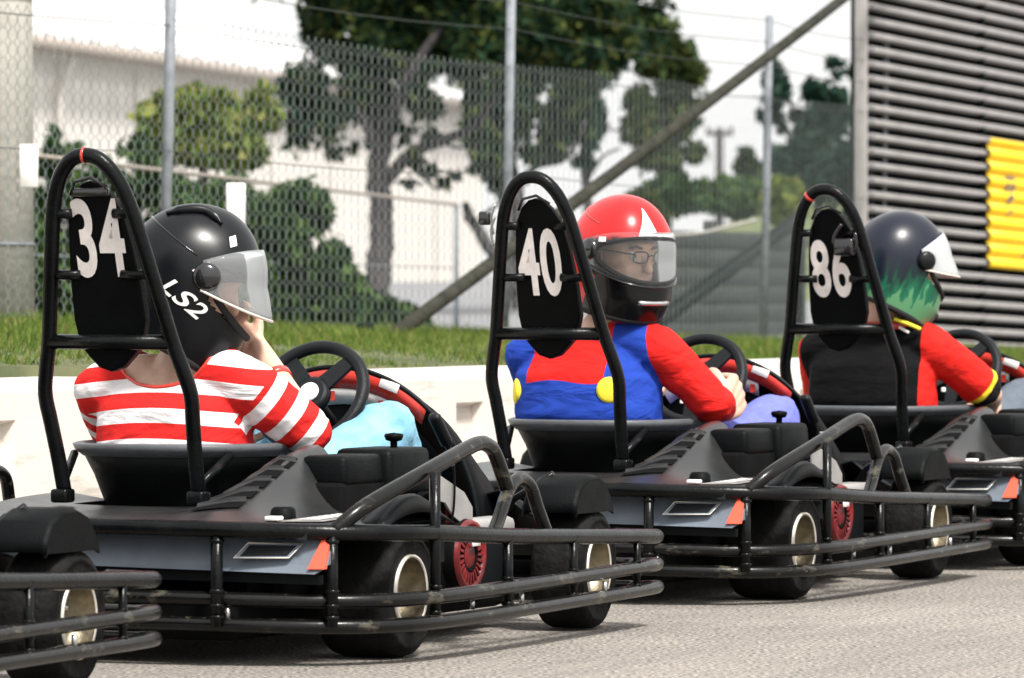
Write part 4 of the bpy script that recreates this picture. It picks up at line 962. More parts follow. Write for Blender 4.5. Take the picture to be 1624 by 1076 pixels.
def cloth(name, attrs, cols, bump=.45, bscale=16., rough=.8):
    # attrs: list of (attribute, mode, colour): 'step' paints colour where the attribute is above 0, 'stripe' where its fraction is below one half
    m, nt, b = newmat(name); cur = None
    tc = N(nt, 'ShaderNodeTexCoord'); no = N(nt, 'ShaderNodeTexNoise', Scale=40., Detail=4.); nt.links.new(tc.outputs['Object'], no.inputs['Vector'])
    base = N(nt, 'ShaderNodeRGB'); base.outputs[0].default_value = rgba(cols); cur = base.outputs[0]
    for at_, mode, c in attrs:
        an = N(nt, 'ShaderNodeAttribute', attribute_name=at_); src = an.outputs['Fac']
        if mode == 'stripe2':      # body stripes or sleeve stripes, chosen by a seam mask
            sa_ = N(nt, 'ShaderNodeAttribute', attribute_name='sa'); mk = N(nt, 'ShaderNodeAttribute', attribute_name='mk')
            g_ = N(nt, 'ShaderNodeMath', operation='GREATER_THAN'); g_.inputs[1].default_value = 0.; nt.links.new(mk.outputs['Fac'], g_.inputs[0])
            sel = N(nt, 'ShaderNodeMix'); nt.links.new(g_.outputs[0], sel.inputs[0]); nt.links.new(src, sel.inputs[2]); nt.links.new(sa_.outputs['Fac'], sel.inputs[3]); src = sel.outputs[0]
        if mode in ('stripe', 'stripe2'):
            fr = N(nt, 'ShaderNodeMath', operation='FRACT'); nt.links.new(src, fr.inputs[0])
            cm = N(nt, 'ShaderNodeMath', operation='LESS_THAN'); cm.inputs[1].default_value = .52; nt.links.new(fr.outputs[0], cm.inputs[0])
        else:
            cm = N(nt, 'ShaderNodeMath', operation='GREATER_THAN'); cm.inputs[1].default_value = 0.; nt.links.new(src, cm.inputs[0])
        mx = N(nt, 'ShaderNodeMix', data_type='RGBA'); nt.links.new(cm.outputs[0], mx.inputs[0]); nt.links.new(cur, mx.inputs[6]); mx.inputs[7].default_value = rgba(c); cur = mx.outputs[2]
    vr = N(nt, 'ShaderNodeMapRange'); vr.inputs['To Min'].default_value = .86; vr.inputs['To Max'].default_value = 1.1; nt.links.new(no.outputs['Fac'], vr.inputs['Value'])
    hv = N(nt, 'ShaderNodeHueSaturation'); nt.links.new(cur, hv.inputs['Color']); nt.links.new(vr.outputs[0], hv.inputs['Value']); nt.links.new(hv.outputs[0], b.inputs['Base Color'])
    b.inputs['Roughness'].default_value = rough; b.inputs['Specular IOR Level'].default_value = .12
    mp = N(nt, 'ShaderNodeMapping'); mp.inputs['Scale'].default_value = (1., .45, 1.3); nt.links.new(tc.outputs['Object'], mp.inputs['Vector'])
    n2 = N(nt, 'ShaderNodeTexNoise', Scale=bscale, Detail=3., Distortion=.8); nt.links.new(mp.outputs[0], n2.inputs['Vector'])
    n3 = N(nt, 'ShaderNodeTexNoise', Scale=420., Detail=2.); nt.links.new(tc.outputs['Object'], n3.inputs['Vector'])
    ad = N(nt, 'ShaderNodeMath', operation='MULTIPLY_ADD'); ad.inputs[1].default_value = .06; nt.links.new(n3.outputs['Fac'], ad.inputs[0]); nt.links.new(n2.outputs['Fac'], ad.inputs[2])
    bp = N(nt, 'ShaderNodeBump', Strength=bump, Distance=.03); nt.links.new(ad.outputs[0], bp.inputs['Height']); nt.links.new(bp.outputs[0], b.inputs['Normal'])
    return m
from mathutils import noise as mnoise
def wrinkle(me, amp, zones, sc=(10, 7, 26), seed=0.):      # real cloth folds, strongest near the given points
    C = coords(me); nrm = np.empty(len(me.vertices)*3, dtype=np.float32); me.vertices.foreach_get('normal', nrm); nrm = nrm.reshape(-1, 3)
    w = np.full(len(C), .35)
    for c, rad in zones: w = np.maximum(w, np.exp(-(np.linalg.norm(C-np.array(c), axis=1)/rad)**2))
    d = np.empty(len(C))
    for i, c in enumerate(C.tolist()):
        q = (c[0]*sc[0]+seed, c[1]*sc[1]+seed*2, c[2]*sc[2] + c[1]*6)
        v = mnoise.noise(q); v2 = 1-abs(mnoise.noise((q[0]*1.7+9, q[1]*1.7, q[2]*1.3)))*2
        d[i] = .6*v + .4*v2
    C = C + nrm*(d*w*amp)[:, None]
    me.vertices.foreach_set('co', C.astype(np.float32).ravel()); me.update()
def setattr_(me, name, vals):
    a = me.attributes.new(name, 'FLOAT', 'POINT'); a.data.foreach_set('value', np.asarray(vals, dtype=np.float32))
def coords(me):
    a = np.empty(len(me.vertices)*3, dtype=np.float32); me.vertices.foreach_get('co', a); return a.reshape(-1, 3)
def seg_dist(P, A, B):
    A = np.array(A); B = np.array(B); d = B-A; L = np.linalg.norm(d); t = ((P-A)@d)/(L*L); tc_ = np.clip(t, 0, 1)
    return np.linalg.norm(P-(A+tc_[:, None]*d), axis=1), t*L
def cut(me, keep):       # drop the faces of which any corner is outside
    bm = bmesh.new(); bm.from_mesh(me); bm.verts.ensure_lookup_table()
    bmesh.ops.delete(bm, geom=[v for v in bm.verts if not keep[v.index]], context='VERTS')
    loops = []; done = set()
    for e in bm.edges:
        if e.is_boundary and e not in done:
            lp = []; v = e.verts[0]; cur = e
            while cur and cur not in done:
                done.add(cur); lp.append(v.co.copy()); v = cur.other_vert(v)
                nx = [x for x in v.link_edges if x.is_boundary and x not in done]; cur = nx[0] if nx else None
            if len(lp) > 12: loops.append(lp)
    bm.to_mesh(me); bm.free(); return loops
def hem(loops, r, mat_, name, parent):
    for lp in loops:
        P = lp
        for _ in range(12): P = [(P[i-1]+P[i]*2+P[(i+1) % len(P)])/4 for i in range(len(P))]
        P = P[::2]; MB().tube(P, r, 6, closed=True).build(name, mat_, parent)
def hand(mb, W, d, n, curl=(40, 45, 35), k=1.0, mirror=1, thumb=.6):
    W = Vector(W); d = Vector(d).normalized(); n = Vector(n); n = (n - d*n.dot(d)).normalized(); s = d.cross(n)*mirror
    offs = ((.030, .088, .95), (.010, .093, 1.05), (-.010, .090, 1.0), (-.029, .080, .82))
    for o_, ln, fl in offs:
        kn = W + d*ln*k + s*o_*k
        limb(mb, [W + s*o_*.5*k, W + d*ln*.5*k + s*o_*.9*k, kn], [.015*k, .0155*k, .0115*k], 10, 3)
        p = kn; dd = d; nn = n; P = [p]
        for c, L in zip(curl, (.044*fl*k, .027*fl*k, .022*fl*k)):
            a = R(c); dd, nn = dd*math.cos(a)+nn*math.sin(a), nn*math.cos(a)-dd*math.sin(a); p = p + dd*L; P.append(p)
        limb(mb, P, [.0105*k, .0100*k, .0090*k, .0080*k], 9, 3)
    b = W + d*.025*k + s*.024*k; t1 = b + (d*.55 + s*.65 + n*.35).normalized()*.045*k; t2 = t1 + (d*.8 + s*.05 + n*thumb).normalized()*.034*k; t3 = t2 + (d*.7 - s*.35 + n*thumb).normalized()*.026*k
    limb(mb, [b, t1, t2, t3], [.015*k, .0125*k, .0105*k, .009*k], 9, 3)

# helmets -------------------------------------------------------
def hs_dims(z):
    if z >= 0:
        s = math.sqrt(max(0, 1-(z/.152)**2)); return .130*s, .150*s, .124*s
    t = -z/.17
    return .130 + .020*math.sin(min(1, t)*math.pi*.8) - .020*max(0, t-.62)/.38, .150 - .010*t - .045*t*t, .124 - .004*t - .020*t*t
def hsurf(phi, z, off=0.):
    xf, xb, w = hs_dims(z); p = 2.25; c, s = math.cos(phi), math.sin(phi)
    x = (xf if c > 0 else xb)*math.copysign(abs(c)**(2/p), c); y = w*math.copysign(abs(s)**(2/p), s)
    v = Vector((x, y, z)); 
    if off: v += Vector((x, y, z*.9 if z > 0 else 0)).normalized()*off
    return v
def port(phi, z):        # > 0 inside the eye port
    a = abs(phi)/R(74); zt = .052 - .012*a*a; zb = -.062 + .030*a*a
    return min(1-a, (zt-z)/.05, (z-zb)/.05)
def helmet(parent, mtx, shell, visor_open, visor_mat, chin='gloss', patt=None, extras=None):
    nphi = 120; zs = [.152*math.sin(t) for t in np.linspace(math.pi/2-.001, 0, 30)] + [-.17*t for t in np.linspace(0, 1, 34)[1:]]
    V = []; F = []
    for z in zs:
        for k in range(nphi):
            phi = -math.pi + 2*math.pi*k/nphi
            zz = z
            if z < 0: zz = z*(1 - .20*(abs(phi)/math.pi)**1.5*(-z/.17))     # nape cut higher than the chin
            v = hsurf(phi, zz); V.append(v)
    for i in range(len(zs)-1):
        for k in range(nphi):
            phi = -math.pi + 2*math.pi*(k+.5)/nphi; z = (zs[i]+zs[i+1])/2
            if port(phi, z) > 0: continue
            F.append((i*nphi+k, i*nphi+(k+1) % nphi, (i+1)*nphi+(k+1) % nphi, (i+1)*nphi+k))
    mb = MB(); mb.add(V, F, 0, True); me = mb.mesh('helmet', [shell, 'lining'])
    if patt:
        C = coords(me)
        for nm, fn in patt.items(): setattr_(me, nm, [fn(math.atan2(c[1], c[0]), c[2], c) for c in C])
    h = link('helmet', me, parent); h.matrix_local = mtx
    md = h.modifiers.new('s', 'SOLIDIFY'); md.thickness = .020; md.offset = -1; md.material_offset = 1; md.material_offset_rim = 0
    # port rubber
    P = []
    for t in np.linspace(0, 2*math.pi, 61)[:-1]:
        c, s = math.cos(t), math.sin(t); phi = R(74)*math.copysign(abs(c)**.8, c); a = abs(phi)/R(74); zt = .052-.012*a*a; zb = -.062+.030*a*a
        z = (zt+zb)/2 + (zt-zb)/2*math.copysign(abs(s)**.7, s); P.append(hsurf(phi, z, .001))
    MB().tube(P, .0075, 8, closed=True).build('port_trim', 'lining', h)
    # visor
    V = []; nu, nv = 40, 12; piv = Vector((.0, 0, .012)); rot = Matrix.Rotation(-visor_open, 3, 'Y')
    for j in range(nv+1):
        for i in range(nu+1):
            q = -1+2*i/nu; phi = R(88)*q; a = abs(q); zt = .066 - .030*a**3; zb = -.070 + .048*a**2.2
            z = zb + (zt-zb)*j/nv; v = hsurf(phi, z, .0075 + .006*(1-a*a)*(visor_open > .02)); V.append(piv + rot @ (v-piv))
    mb = MB(); mb.add(V, [(j*(nu+1)+i, j*(nu+1)+i+1, (j+1)*(nu+1)+i+1, (j+1)*(nu+1)+i) for j in range(nv) for i in range(nu)], 0, True)
    vo = mb.build('visor', visor_mat, h); md = vo.modifiers.new('s', 'SOLIDIFY'); md.thickness = .0025
    MB().tube([V[i] for i in range(nu+1)], .0028, 6).build('visor_edge', 'rimedge' if visor_open > .02 else 'gloss', h)
    for s in (-1, 1):      # pivot covers
        c = hsurf(s*R(84), .012, .008); MB().lathe([(.0001, s*.008), (.020, s*.007), (.027, s*.002), (.029, -s*.006)], c, 'y', 24).build('visor_pivot', chin, h)
    # chin vent and neck roll
    mb = MB(); P0 = [hsurf(R(a), -.112, .004) for a in np.linspace(-22, 22, 9)]; mb.tube(P0, .006, 8, sx=.7); mb.build('chin_vent', 'steel' if chin == 'gloss' else 'lining', h)
    P = []
    for k in range(48):
        phi = -math.pi+2*math.pi*k/48; z = -.17*(1-.20*(abs(phi)/math.pi)**1.5); P.append(hsurf(phi, z)*.955 + Vector((0, 0, -.045*0)))
    MB().tube(P, .010, 8, closed=True).build('neck_roll', 'lining', h)
    return h
def on_helmet(h, txt=None, poly=None, phi0=0., z0=0., rot=0., size=.03, mat_='white', name='sticker', bold=.0012, off=.0025, shear=0., sx=1.):
    if txt: V, F, _ = text_mesh(txt, size, bold, sx, shear)
    else: V, F = poly
    c, s = math.cos(rot), math.sin(rot); out = []
    for x, y in V:
        x, y = x*c-y*s, x*s+y*c; out.append(hsurf(phi0 + x/.135, z0+y, off))
    mb = MB(); mb.add(out, F, 0, False); return mb.build(name, mat_, h)
def rect(w, h_, n=4):
    V = []; F = []
    for i in range(n+1):
        for j in range(n+1): V.append((w*(i/n-.5), h_*(j/n-.5)))
    for i in range(n):
        for j in range(n): F.append((i*(n+1)+j, (i+1)*(n+1)+j, (i+1)*(n+1)+j+1, i*(n+1)+j+1))
    return V, F
def hmtx(loc, yaw, pitch, roll=0): return Matrix.Translation(loc) @ Matrix.Rotation(yaw, 4, 'Z') @ Matrix.Rotation(pitch, 4, 'Y') @ Matrix.Rotation(roll, 4, 'X')

def person(label, ki, hm, torso, sh, elb, wri, hands, sleeve, neck, knees, bulk=1.0, mats=None, pattern=None, scoop=.07, face=False, trousers='denim', shoe='black', voxs=.006, neck_c=None):
    X, Y, a, _ = KARTS[ki]
    e = empty('person', (X, Y, 0), math.pi/2 - a); tag(e, label, 'person')
    hip = Vector((.21, .03, .22)); T = [Vector(t) for t in torso]     # spine points from the hips up
    def body_torso(mb, g):
        rr = [ring(T[0], .095+g, .140+g), ring(T[1]*.75+V3((.04, .008, .075)), .100+g, .155+g), ring(T[1]+V3((0, 0, .08)), .105*bulk+g, .165*bulk+g), ring(T[2]+V3((0, 0, .02)), .112*bulk+g, .178*bulk+g), ring(T[3], .100*bulk+g, .175*bulk+g), ring(T[4], .072+g, .120+g), ring(T[4]+Vector((0, 0, .03)), .05+g, .075+g)]
        mb.loft(rr)
        for s in (0, 1): limb(mb, [T[4]+Vector((0, 0, -.01)), (T[4]+sh[s])/2+Vector((0, 0, .012)), sh[s]], [.055+g, .060+g, .058+g], 12, 4)
    # body
    mb = MB(); body_torso(mb, -.010)
    for s in (0, 1):
        limb(mb, [sh[s], (sh[s]+elb[s])/2, elb[s]], [.046, .043, .037], 12, 4); limb(mb, [elb[s], elb[s]+(wri[s]-elb[s])*.3, wri[s]], [.037, .038, .026], 12, 4)
        hand(mb, wri[s], *hands[s])
    hl = hm.to_translation(); h3 = hm.to_3x3()
    limb(mb, [T[4]+Vector((-.005, 0, .0)), neck, hl + h3 @ Vector((-.02, 0, -.07))], [.060, .055, .056], 14, 4)
    def hp(x, y, z): return hl + h3 @ Vector((x, y, z))
    # head: skull, jaw, nose, brow, ears
    for c, r_ in (((-.02, 0, .02), .088), ((.01, 0, .01), .084), ((.03, 0, -.05), .062)): limb(mb, [hp(c[0]-.012, c[1], c[2]), hp(c[0]+.012, c[1], c[2])], [r_*.92, r_*.92], 16, 3)
    limb(mb, [hp(.088, 0, .018), hp(.104, 0, -.012), hp(.112, 0, -.030)], [.010, .012, .014], 9, 3)
    limb(mb, [hp(.082, -.035, .028), hp(.092, 0, .030), hp(.082, .035, .028)], [.010, .011, .010], 8, 3)
    limb(mb, [hp(.080, -.022, -.066), hp(.090, 0, -.066), hp(.080, .022, -.066)], [.008, .010, .008], 8, 3)
    for s in (-1, 1): limb(mb, [hp(-.005, s*.082, .012), hp(-.005, s*.088, -.018)], [.014, .011], 8, 3)
    kn, an = knees
    for s in (0, 1):
        hp_ = Vector((.24, .03 + (-.09 if s == 0 else .09), .20)); limb(mb, [hp_, (hp_+kn[s])/2, kn[s]], [.068, .062, .05], 12, 4); limb(mb, [kn[s], kn[s]+(an[s]-kn[s])*.35, an[s]], [.05, .048, .034], 12, 4)
    bm_ = vox(mb, .0050, 4); bm_.materials.append(M['skin']); link('body', bm_, e)
    # shirt
    mb = MB(); body_torso(mb, .004)
    ends = []
    for s in (0, 1):
        L1 = (elb[s]-sh[s]).length
        if sleeve[s] == 'short': P = [sh[s], (sh[s]+elb[s])/2, elb[s] - (elb[s]-sh[s]).normalized()*.002]; rr = [.060, .062, .057]; limb(mb, P, rr, 14, 5)
        elif sleeve[s] == 'half': P = [sh[s], sh[s]+(elb[s]-sh[s])*.45, sh[s]+(elb[s]-sh[s])*.84]; limb(mb, P, [.060, .060, .060], 14, 5)
        else:
            limb(mb, [sh[s], (sh[s]+elb[s])/2, elb[s]], [.060, .058, .052], 14, 5); limb(mb, [elb[s], elb[s]+(wri[s]-elb[s])*.4, elb[s]+(wri[s]-elb[s])*.78], [.052, .049, .037], 14, 5)
    sm = vox(mb, voxs, 7)
    C = coords(sm); nb = np.array(neck_c if neck_c else T[4]+Vector((-.04, 0, .055))); keep = np.linalg.norm((C-nb)*np.array([1, 1, 1.15]), axis=1) > scoop
    keep &= C[:, 2] > T[0].z - .02
    loops = cut(sm, keep); C = coords(sm)
    for nm, fn in pattern.items(): setattr_(sm, nm, fn(C, sh, elb, wri, T))
    wrinkle(sm, .011, [(elb[0], .10), (elb[1], .10), (sh[0]+V3((.0, .03, -.07)), .09), (T[1]+V3((-.1, 0, .06)), .13), (T[1]+V3((-.06, -.12, .08)), .10)], seed=ki*3.1)
    sm.materials.append(mats); so = link('shirt', sm, e)
    hem([l for l in loops if sum((v-Vector(nb)).length for v in l)/len(l) < scoop*1.5], .0045, mats if isinstance(mats, str) else 'cowlred', 'collar', so)
    # trousers and shoes
    mb = MB(); limb(mb, [T[0]+Vector((0, -.08, -.02)), T[0]+Vector((.0, .08, -.02))], [.115, .115], 16, 4)
    for s in (0, 1):
        hp_ = Vector((.24, .03 + (-.09 if s == 0 else .09), .21)); limb(mb, [hp_, (hp_+kn[s])/2, kn[s]], [.085, .080, .071], 14, 5); limb(mb, [kn[s], kn[s]+(an[s]-kn[s])*.4, kn[s]+(an[s]-kn[s])*.93], [.066, .062, .055], 14, 5)
    tm = vox(mb, .007, 6); wrinkle(tm, .012, [(kn[0], .12), (kn[1], .12), (kn[0]+V3((-.25, 0, -.1)), .12)], (14, 14, 20), seed=ki*1.7); tm.materials.append(M[trousers]); link('trousers', tm, e)
    for s in (0, 1):
        d = Vector((1, 0, .45)).normalized(); mb = MB(); A = an[s]
        limb(mb, [A+Vector((-.03, 0, -.03)), A+Vector((.03, 0, -.045)), A+Vector((.10, 0, -.01)), A+Vector((.15, 0, .04))], [.040, .045, .042, .032], 12, 4)
        m2 = vox(mb, .006, 4); m2.materials.append(M[shoe]); link('shoe', m2, e)
    return e, so
V3 = Vector
CY = .035
# driver of kart 34: red and white stripes -------------------------------------------------
RED, WHITE = (.62, .022, .02), (.80, .77, .78)
def torsoA(C, sh, elb, wri, T): return (C[:, 2] - .012*np.cos((C[:, 1]-CY)*9))/.066 + .22
def sleeveA(C, sh, elb, wri, T):
    d0, l0 = seg_dist(C, sh[0], elb[0]); d1, l1 = seg_dist(C, sh[1], elb[1]); return np.where(C[:, 1] < CY, l0, l1)/.062 + .1
def maskA(C, sh, elb, wri, T):
    d0, l0 = seg_dist(C, sh[0], elb[0]); d1, l1 = seg_dist(C, sh[1], elb[1])
    return np.where(C[:, 1] < CY, np.minimum(np.minimum(l0-.012, .09-d0), T[3].y-.15-C[:, 1]), np.minimum(np.minimum(l1-.012, .09-d1), C[:, 1]-T[3].y-.17))
mA = cloth('red and white striped jersey', [('st', 'stripe2', RED)], WHITE, .5, 13.)
hmA = hmtx((.170, .004, .812), R(-62), R(26), R(0))
shA = [V3((.140, -.150, .572)), V3((.15, .225, .562))]
eA = [V3((.225, -.248, .472)), V3((.38, .27, .40))]; wA = [V3((.330, -.075, .652)), V3((.60, .15, .46))]
pa, so = person('driver in a red and white striped shirt with a black full face helmet', 1, hmA,
    [(.20, .03, .19), (.17, .03, .30), (.14, .035, .42), (.145, .037, .53), (.17, .037, .600)], shA, eA, wA,
    [((.05, .75, .50), (-.6, -.2, .5), (70, 80, 60), .9, 1), ((.8, -.2, .5), (.2, -.9, -.1), (50, 60, 40))], ('short', 'short'), V3((.17, .02, .665)),
    ([V3((.775, -.178, .462)), V3((.80, .22, .45))], [V3((1.10, -.15, .17)), V3((1.12, .15, .17))]),
    mats=mA, pattern={'st': torsoA, 'sa': sleeveA, 'mk': maskA}, scoop=.118, neck_c=(.125, .045, .665), trousers='denim', shoe='teal')
hA = [c for c in pa.children if c.name.startswith('helmet')]
hA = helmet(pa, hmA @ Matrix.Translation((.004, 0, -.002)) @ Matrix.Scale(1.09, 4), 'helmblack', R(20), 'visor', 'gloss')
on_helmet(hA, txt='LS2', phi0=R(-91), z0=-.046, rot=R(-18), size=.048, bold=.0008, sx=1.15, shear=.25, name='helmet_lettering')
for ph, z, r_ in ((-72, .098, .5), (-88, .015, -.5)): on_helmet(hA, poly=rect(.020, .020), phi0=R(ph), z0=z, rot=r_)
for s in (-1, 1):
    P = [hsurf(R(s*a), z, .004) for a, z in ((150, .090), (132, .118), (112, .128), (90, .118))]
    MB().tube(catmull(P, 4), [.004]*2+[.010]*9+[.004]*2, 8, sx=.8).build('top_vent', 'helmblack', hA)
# cowlick seam line round the shell
MB().tube([hsurf(R(s), .045+.09*math.cos(R(s*1.0-180))*0 + .03*math.sin(R(abs(s)-100)), .0005) for s in np.linspace(-175, -95, 20)], .0018, 5).build('shell_seam', 'gloss', hA)
MB().tube([(eA[0]+(wA[0]-eA[0])*t) + V3((0, -.0, 0)) for t in (.60, .66)], .036, 16).build('wrist_band', 'cowlred', pa)

# driver of kart 40: red top under blue bib, red and black helmet ---------------------------
def blueB(C, sh, elb, wri, T):
    y = C[:, 1]-T[3].y; z = C[:, 2]; x = C[:, 0]
    d0, l0 = seg_dist(C, sh[0], elb[0]); d1, l1 = seg_dist(C, sh[1], elb[1])
    yy = np.abs(y)
    low = (.545 + .005*np.sin(y*30)) - z                                # lower bib
    strap = np.abs(C[:, 1]-.078)-.112 + np.where(x > .16, .05, 0)       # shoulder straps
    body = np.maximum(low*1., strap)
    arm = .195 + y + .02*np.clip((.60-z)/.1, -1, 1)                     # the right sleeve is red
    tops = .697 - z
    return np.minimum(np.minimum(body, arm), tops)
mB = cloth('red jersey with blue bib', [('bl', 'step', (.018, .055, .36))], (.66, .018, .015), .55, 13.)
hmB = hmtx((.165, -.035, .880), R(-119), R(8), R(0))
shB = [V3((.150, -.150, .625)), V3((.17, .238, .612))]
eB = [V3((.235, -.255, .495)), V3((.40, .28, .44))]; SCc = V3((.765, -.008, .562))
wB = [V3((.470, -.200, .470)), V3((.66, .16, .52))]
pb, so = person('driver in a red top with blue bib and red helmet, looking back', 2, hmB,
    [(.20, .04, .19), (.17, .045, .30), (.14, .052, .44), (.145, .055, .565), (.165, .040, .655)], shB, eB, wB,
    [((.86, .02, .40), (-.1, .9, -.25), (60, 72, 50), 1.25, 1), ((.6, -.25, .3), (.3, -.3, -.9), (60, 60, 45), 1.0, 1)], ('long', 'long'), V3((.17, .0, .72)),
    ([V3((.83, -.20, .435)), V3((.82, .22, .43))], [V3((1.10, -.13, .17)), V3((1.12, .15, .17))]), bulk=1.10,
    mats=mB, pattern={'bl': blueB}, scoop=.062, neck_c=(.150, .015, .735), trousers='purple', shoe='black')
REDH = (.60, .014, .016)
def mkh(name, attrs, basec, rough=.25):
    m, nt, b = newmat(name); base = N(nt, 'ShaderNodeRGB'); base.outputs[0].default_value = rgba(basec); cur = base.outputs[0]
    for at_, c in attrs:
        an = N(nt, 'ShaderNodeAttribute', attribute_name=at_); mr = N(nt, 'ShaderNodeMapRange'); mr.inputs['From Min'].default_value = -.02; mr.inputs['From Max'].default_value = .02
        nt.links.new(an.outputs['Fac'], mr.inputs['Value']); mx = N(nt, 'ShaderNodeMix', data_type='RGBA'); nt.links.new(mr.outputs[0], mx.inputs[0]); nt.links.new(cur, mx.inputs[6]); mx.inputs[7].default_value = rgba(c); cur = mx.outputs[2]
    nt.links.new(cur, b.inputs['Base Color']); b.inputs['Roughness'].default_value = rough; b.inputs['Coat Weight'].default_value = .15; b.inputs['Specular IOR Level'].default_value = .3
    return m
mHB = mkh('red and black helmet paint', [('bk', (.004, .004, .005)), ('wh', (.80, .76, .76))], REDH)
def tri(phi, z, c):
    x = (phi - R(-6))*.135; t = (z-.035)/.098
    return min((.046*(1-t) - abs(x)), z-.03, 1)*40
def chinB(phi, z, c):
    a = abs(phi); side = .108-math.hypot((a-R(72))*.13*1.0, (z+.005)*1.35)*1.25     # black surround of the port
    low = (-.022 - z) - max(0, a-R(58))*.16
    return max(low, side*.7 - .02)*40
hB = helmet(pb, hmB, mHB, 0.0, 'visorclear', 'gloss', {'bk': chinB, 'wh': tri})
on_helmet(hB, poly=rect(.022, .012), phi0=R(-66), z0=.040, rot=.1, name='visor_sticker', off=.011)
MB().tube([hsurf(R(s), .085+.03*math.sin(R(-s-90)), .0008) for s in np.linspace(-178, -80, 24)], .0016, 5).build('shell_seam', 'cowlred', hB)
# spectacles and eyes inside the helmet
def hl_(h, x, y, z): return (x, y, z)
for s in (-1, 1):
    mb = MB(); P = [(.118 - .25*abs(s*.033+.019*math.cos(t)-0)**1.6, s*.033+.023*math.copysign(abs(math.cos(t))**.6, math.cos(t)), .003+.0145*math.copysign(abs(math.sin(t))**.6, math.sin(t))) for t in np.linspace(0, 2*math.pi, 33)[:-1]]
    MB().tube(P, .0022, 6, closed=True).build('spectacle_frame', 'gloss', hB)
    m2 = MB(); m2.add(P, [tuple(range(32))]); m2.build('spectacle_lens', 'lens', hB)
    MB().tube([(.112, s*.054, .010), (.06, s*.080, .012), (.0, s*.088, .010)], .0022, 6).build('spectacle_arm', 'gloss', hB)
    MB().lathe([(.0001, -.011), (.008, -.008), (.011, 0), (.008, .008), (.0001, .011)], (.083, s*.032, .004), 'x', 16).build('eye', 'white', hB)
    MB().lathe([(.0001, .0118), (.0035, .0112), (.005, .0098)], (.083, s*.032, .004), 'x', 12).build('iris', 'bark', hB)
    MB().tube([(.098, s*.016, .024), (.099, s*.034, .029), (.090, s*.052, .024)], .0035, 6).build('eyebrow', 'bark', hB)
MB().tube([(.118, -.011, .006), (.121, 0, .009), (.118, .011, .006)], .002, 6).build('spectacle_bridge', 'gloss', hB)
# yellow buttons on the bib
C = coords(so.data)
def on_back(y, z, r, nm, m_, parent):
    d = (C[:, 1]-y)**2 + (C[:, 2]-z)**2 + np.where(C[:, 0] < .12, 0, 1); i = int(d.argmin()); p = C[i]
    nr = so.data.vertices[i].normal.copy(); nr.z *= .3; nr.normalize(); q = nr.to_track_quat('Z', 'Y').to_matrix()
    prof = [(.0001, .006), (r*.8, .006), (r, .002), (r, -.010)]; mb = MB(); rings = []
    n = 24; V = []
    for rr, h in prof:
        V.append([Vector(p) + q @ Vector((rr*math.cos(2*math.pi*k/n), rr*math.sin(2*math.pi*k/n), h)) for k in range(n)])
    mb.loft(V); mb.build(nm, m_, parent)
on_back(.232, .520, .034, 'button', 'yellow', so); on_back(-.052, .523, .034, 'button', 'yellow', so)

# driver of kart 86: black top with red sleeves ---------------------------------------------
def armC(C, sh, elb, wri, T):
    return np.where(C[:, 1] < T[3].y, T[3].y-C[:, 1]-.165, C[:, 1]-T[3].y-.215)
def trimC(C, sh, elb, wri, T):
    d0, l0 = seg_dist(C, sh[0], elb[0]); L = (elb[0]-sh[0]).length*.84
    return np.where((C[:, 1] < T[3].y-.1), l0 - L + .012, -1)
def trim2C(C, sh, elb, wri, T):
    d0, l0 = seg_dist(C, sh[0], elb[0]); L = (elb[0]-sh[0]).length*.84
    return np.where((C[:, 1] < T[3].y-.1), l0 - L - .004, -1)
mC = cloth('black jersey with red sleeves', [('ar', 'step', (.66, .02, .015)), ('t1', 'step', (.85, .65, .04)), ('t2', 'step', (.012, .012, .014))], (.0035, .0035, .0045), .35, 13.)
hmC = hmtx((.155, -.045, .862), R(-44), R(20), R(0))
shC = [V3((.155, -.150, .615)), V3((.16, .212, .605))]
eC = [V3((.320, -.262, .480)), V3((.40, .28, .44))]; wC = [V3((.520, -.185, .425)), V3((.66, .16, .52))]
pc, soC = person('driver in a black top with red sleeves and a navy and green helmet', 3, hmC,
    [(.20, .03, .19), (.17, .03, .30), (.14, .035, .44), (.145, .037, .565), (.165, .030, .650)], shC, eC, wC,
    [((.7, .2, .2), (.3, .3, -.8), (50, 55, 40), 1.0, 1), ((.6, -.25, .3), (.3, -.3, -.9), (60, 60, 45), 1.0, 1)], ('half', 'half'), V3((.16, .0, .71)),
    ([V3((.80, -.21, .45)), V3((.80, .22, .44))], [V3((1.10, -.13, .17)), V3((1.12, .15, .17))]), bulk=1.06,
    mats=mC, pattern={'ar': armC, 't1': trimC, 't2': trim2C}, scoop=.062, neck_c=(.145, .02, .735), trousers='greycloth', shoe='black')
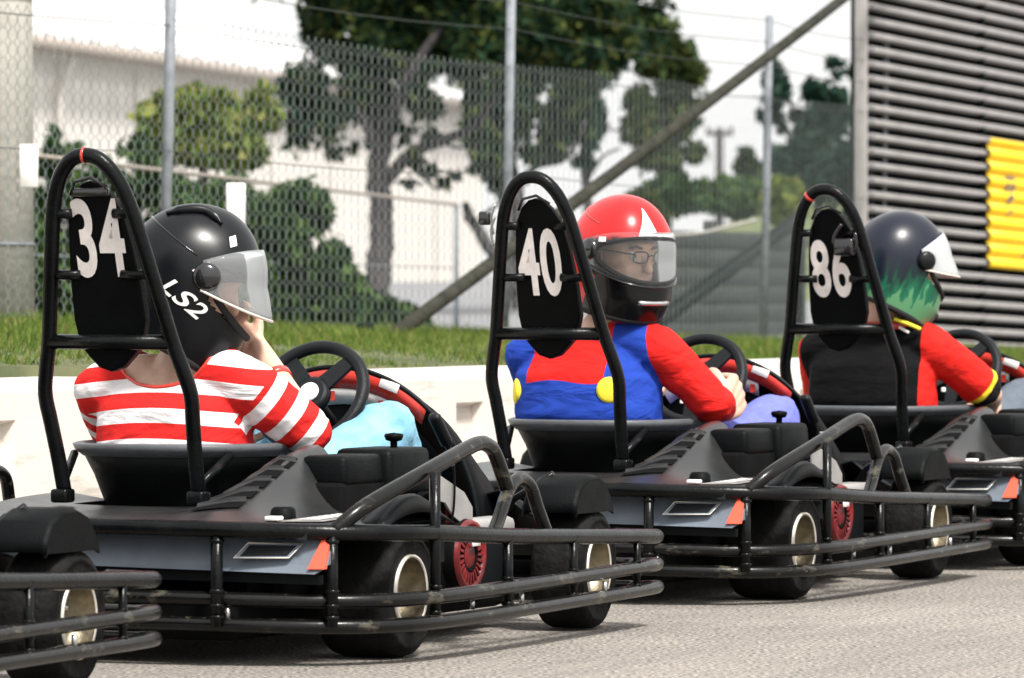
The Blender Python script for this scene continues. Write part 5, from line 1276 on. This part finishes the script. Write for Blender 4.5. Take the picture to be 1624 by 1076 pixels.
def flameM():
    m, nt, b = newmat('navy helmet with green streaked artwork')
    tc = N(nt, 'ShaderNodeTexCoord'); sp_ = N(nt, 'ShaderNodeSeparateXYZ'); nt.links.new(tc.outputs['Object'], sp_.inputs[0])
    mp = N(nt, 'ShaderNodeMapping'); mp.inputs['Scale'].default_value = (34, 34, 9); mp.inputs['Rotation'].default_value = (0, .35, 0); nt.links.new(tc.outputs['Object'], mp.inputs['Vector'])
    no = N(nt, 'ShaderNodeTexNoise', Scale=1.0, Detail=3., Distortion=.6); nt.links.new(mp.outputs[0], no.inputs['Vector'])
    mb_ = N(nt, 'ShaderNodeMath', operation='MULTIPLY_ADD'); mb_.inputs[1].default_value = 1.6; nt.links.new(sp_.outputs['X'], mb_.inputs[0]); nt.links.new(no.outputs['Fac'], mb_.inputs[2])
    ma = N(nt, 'ShaderNodeMath', operation='MULTIPLY_ADD'); ma.inputs[1].default_value = -4.2; nt.links.new(sp_.outputs['Z'], ma.inputs[0]); nt.links.new(mb_.outputs[0], ma.inputs[2])
    rp = N(nt, 'ShaderNodeValToRGB'); el = rp.color_ramp.elements
    el[0].position = .50; el[0].color = (.006, .008, .018, 1); el[1].position = .95; el[1].color = (.008, .13, .065, 1)
    x = el.new(.66); x.color = (.004, .02, .02, 1); x = el.new(.80); x.color = (.006, .085, .045, 1); x = el.new(1.0); x.color = (.09, .25, .12, 1)
    nt.links.new(ma.outputs[0], rp.inputs['Fac']); nt.links.new(rp.outputs[0], b.inputs['Base Color']); b.inputs['Roughness'].default_value = .3; b.inputs['Coat Weight'].default_value = .1; b.inputs['Specular IOR Level'].default_value = .35
    return m
hC = helmet(pc, hmC, flameM(), R(30), 'visormist', 'helmblack')
on_helmet(hC, poly=rect(.035, .05), phi0=R(-22), z0=-.128, rot=.2, name='chin_patch', mat_='guard')
MB().tube(catmull([(.06, -.06, .70), (.07, -.10, .685), (.09, -.13, .67)], 3), .006, 6).build('collar_trim', 'yellow', pc)
MB().rbox((.075, -.085, .668), (.006, .035, .008), .002, rot=Matrix.Rotation(.5, 3, 'X')).build('collar_tab', 'white', pc)
mb = MB(); rr = []
for t in np.linspace(0, 2*math.pi, 33)[:-1]: rr.append((.150+.075*math.cos(t), .01+.095*math.sin(t), .690 + .012*math.cos(t)))
MB().tube(rr, .014, 8, closed=True).build('collar', 'cowlred', soC)
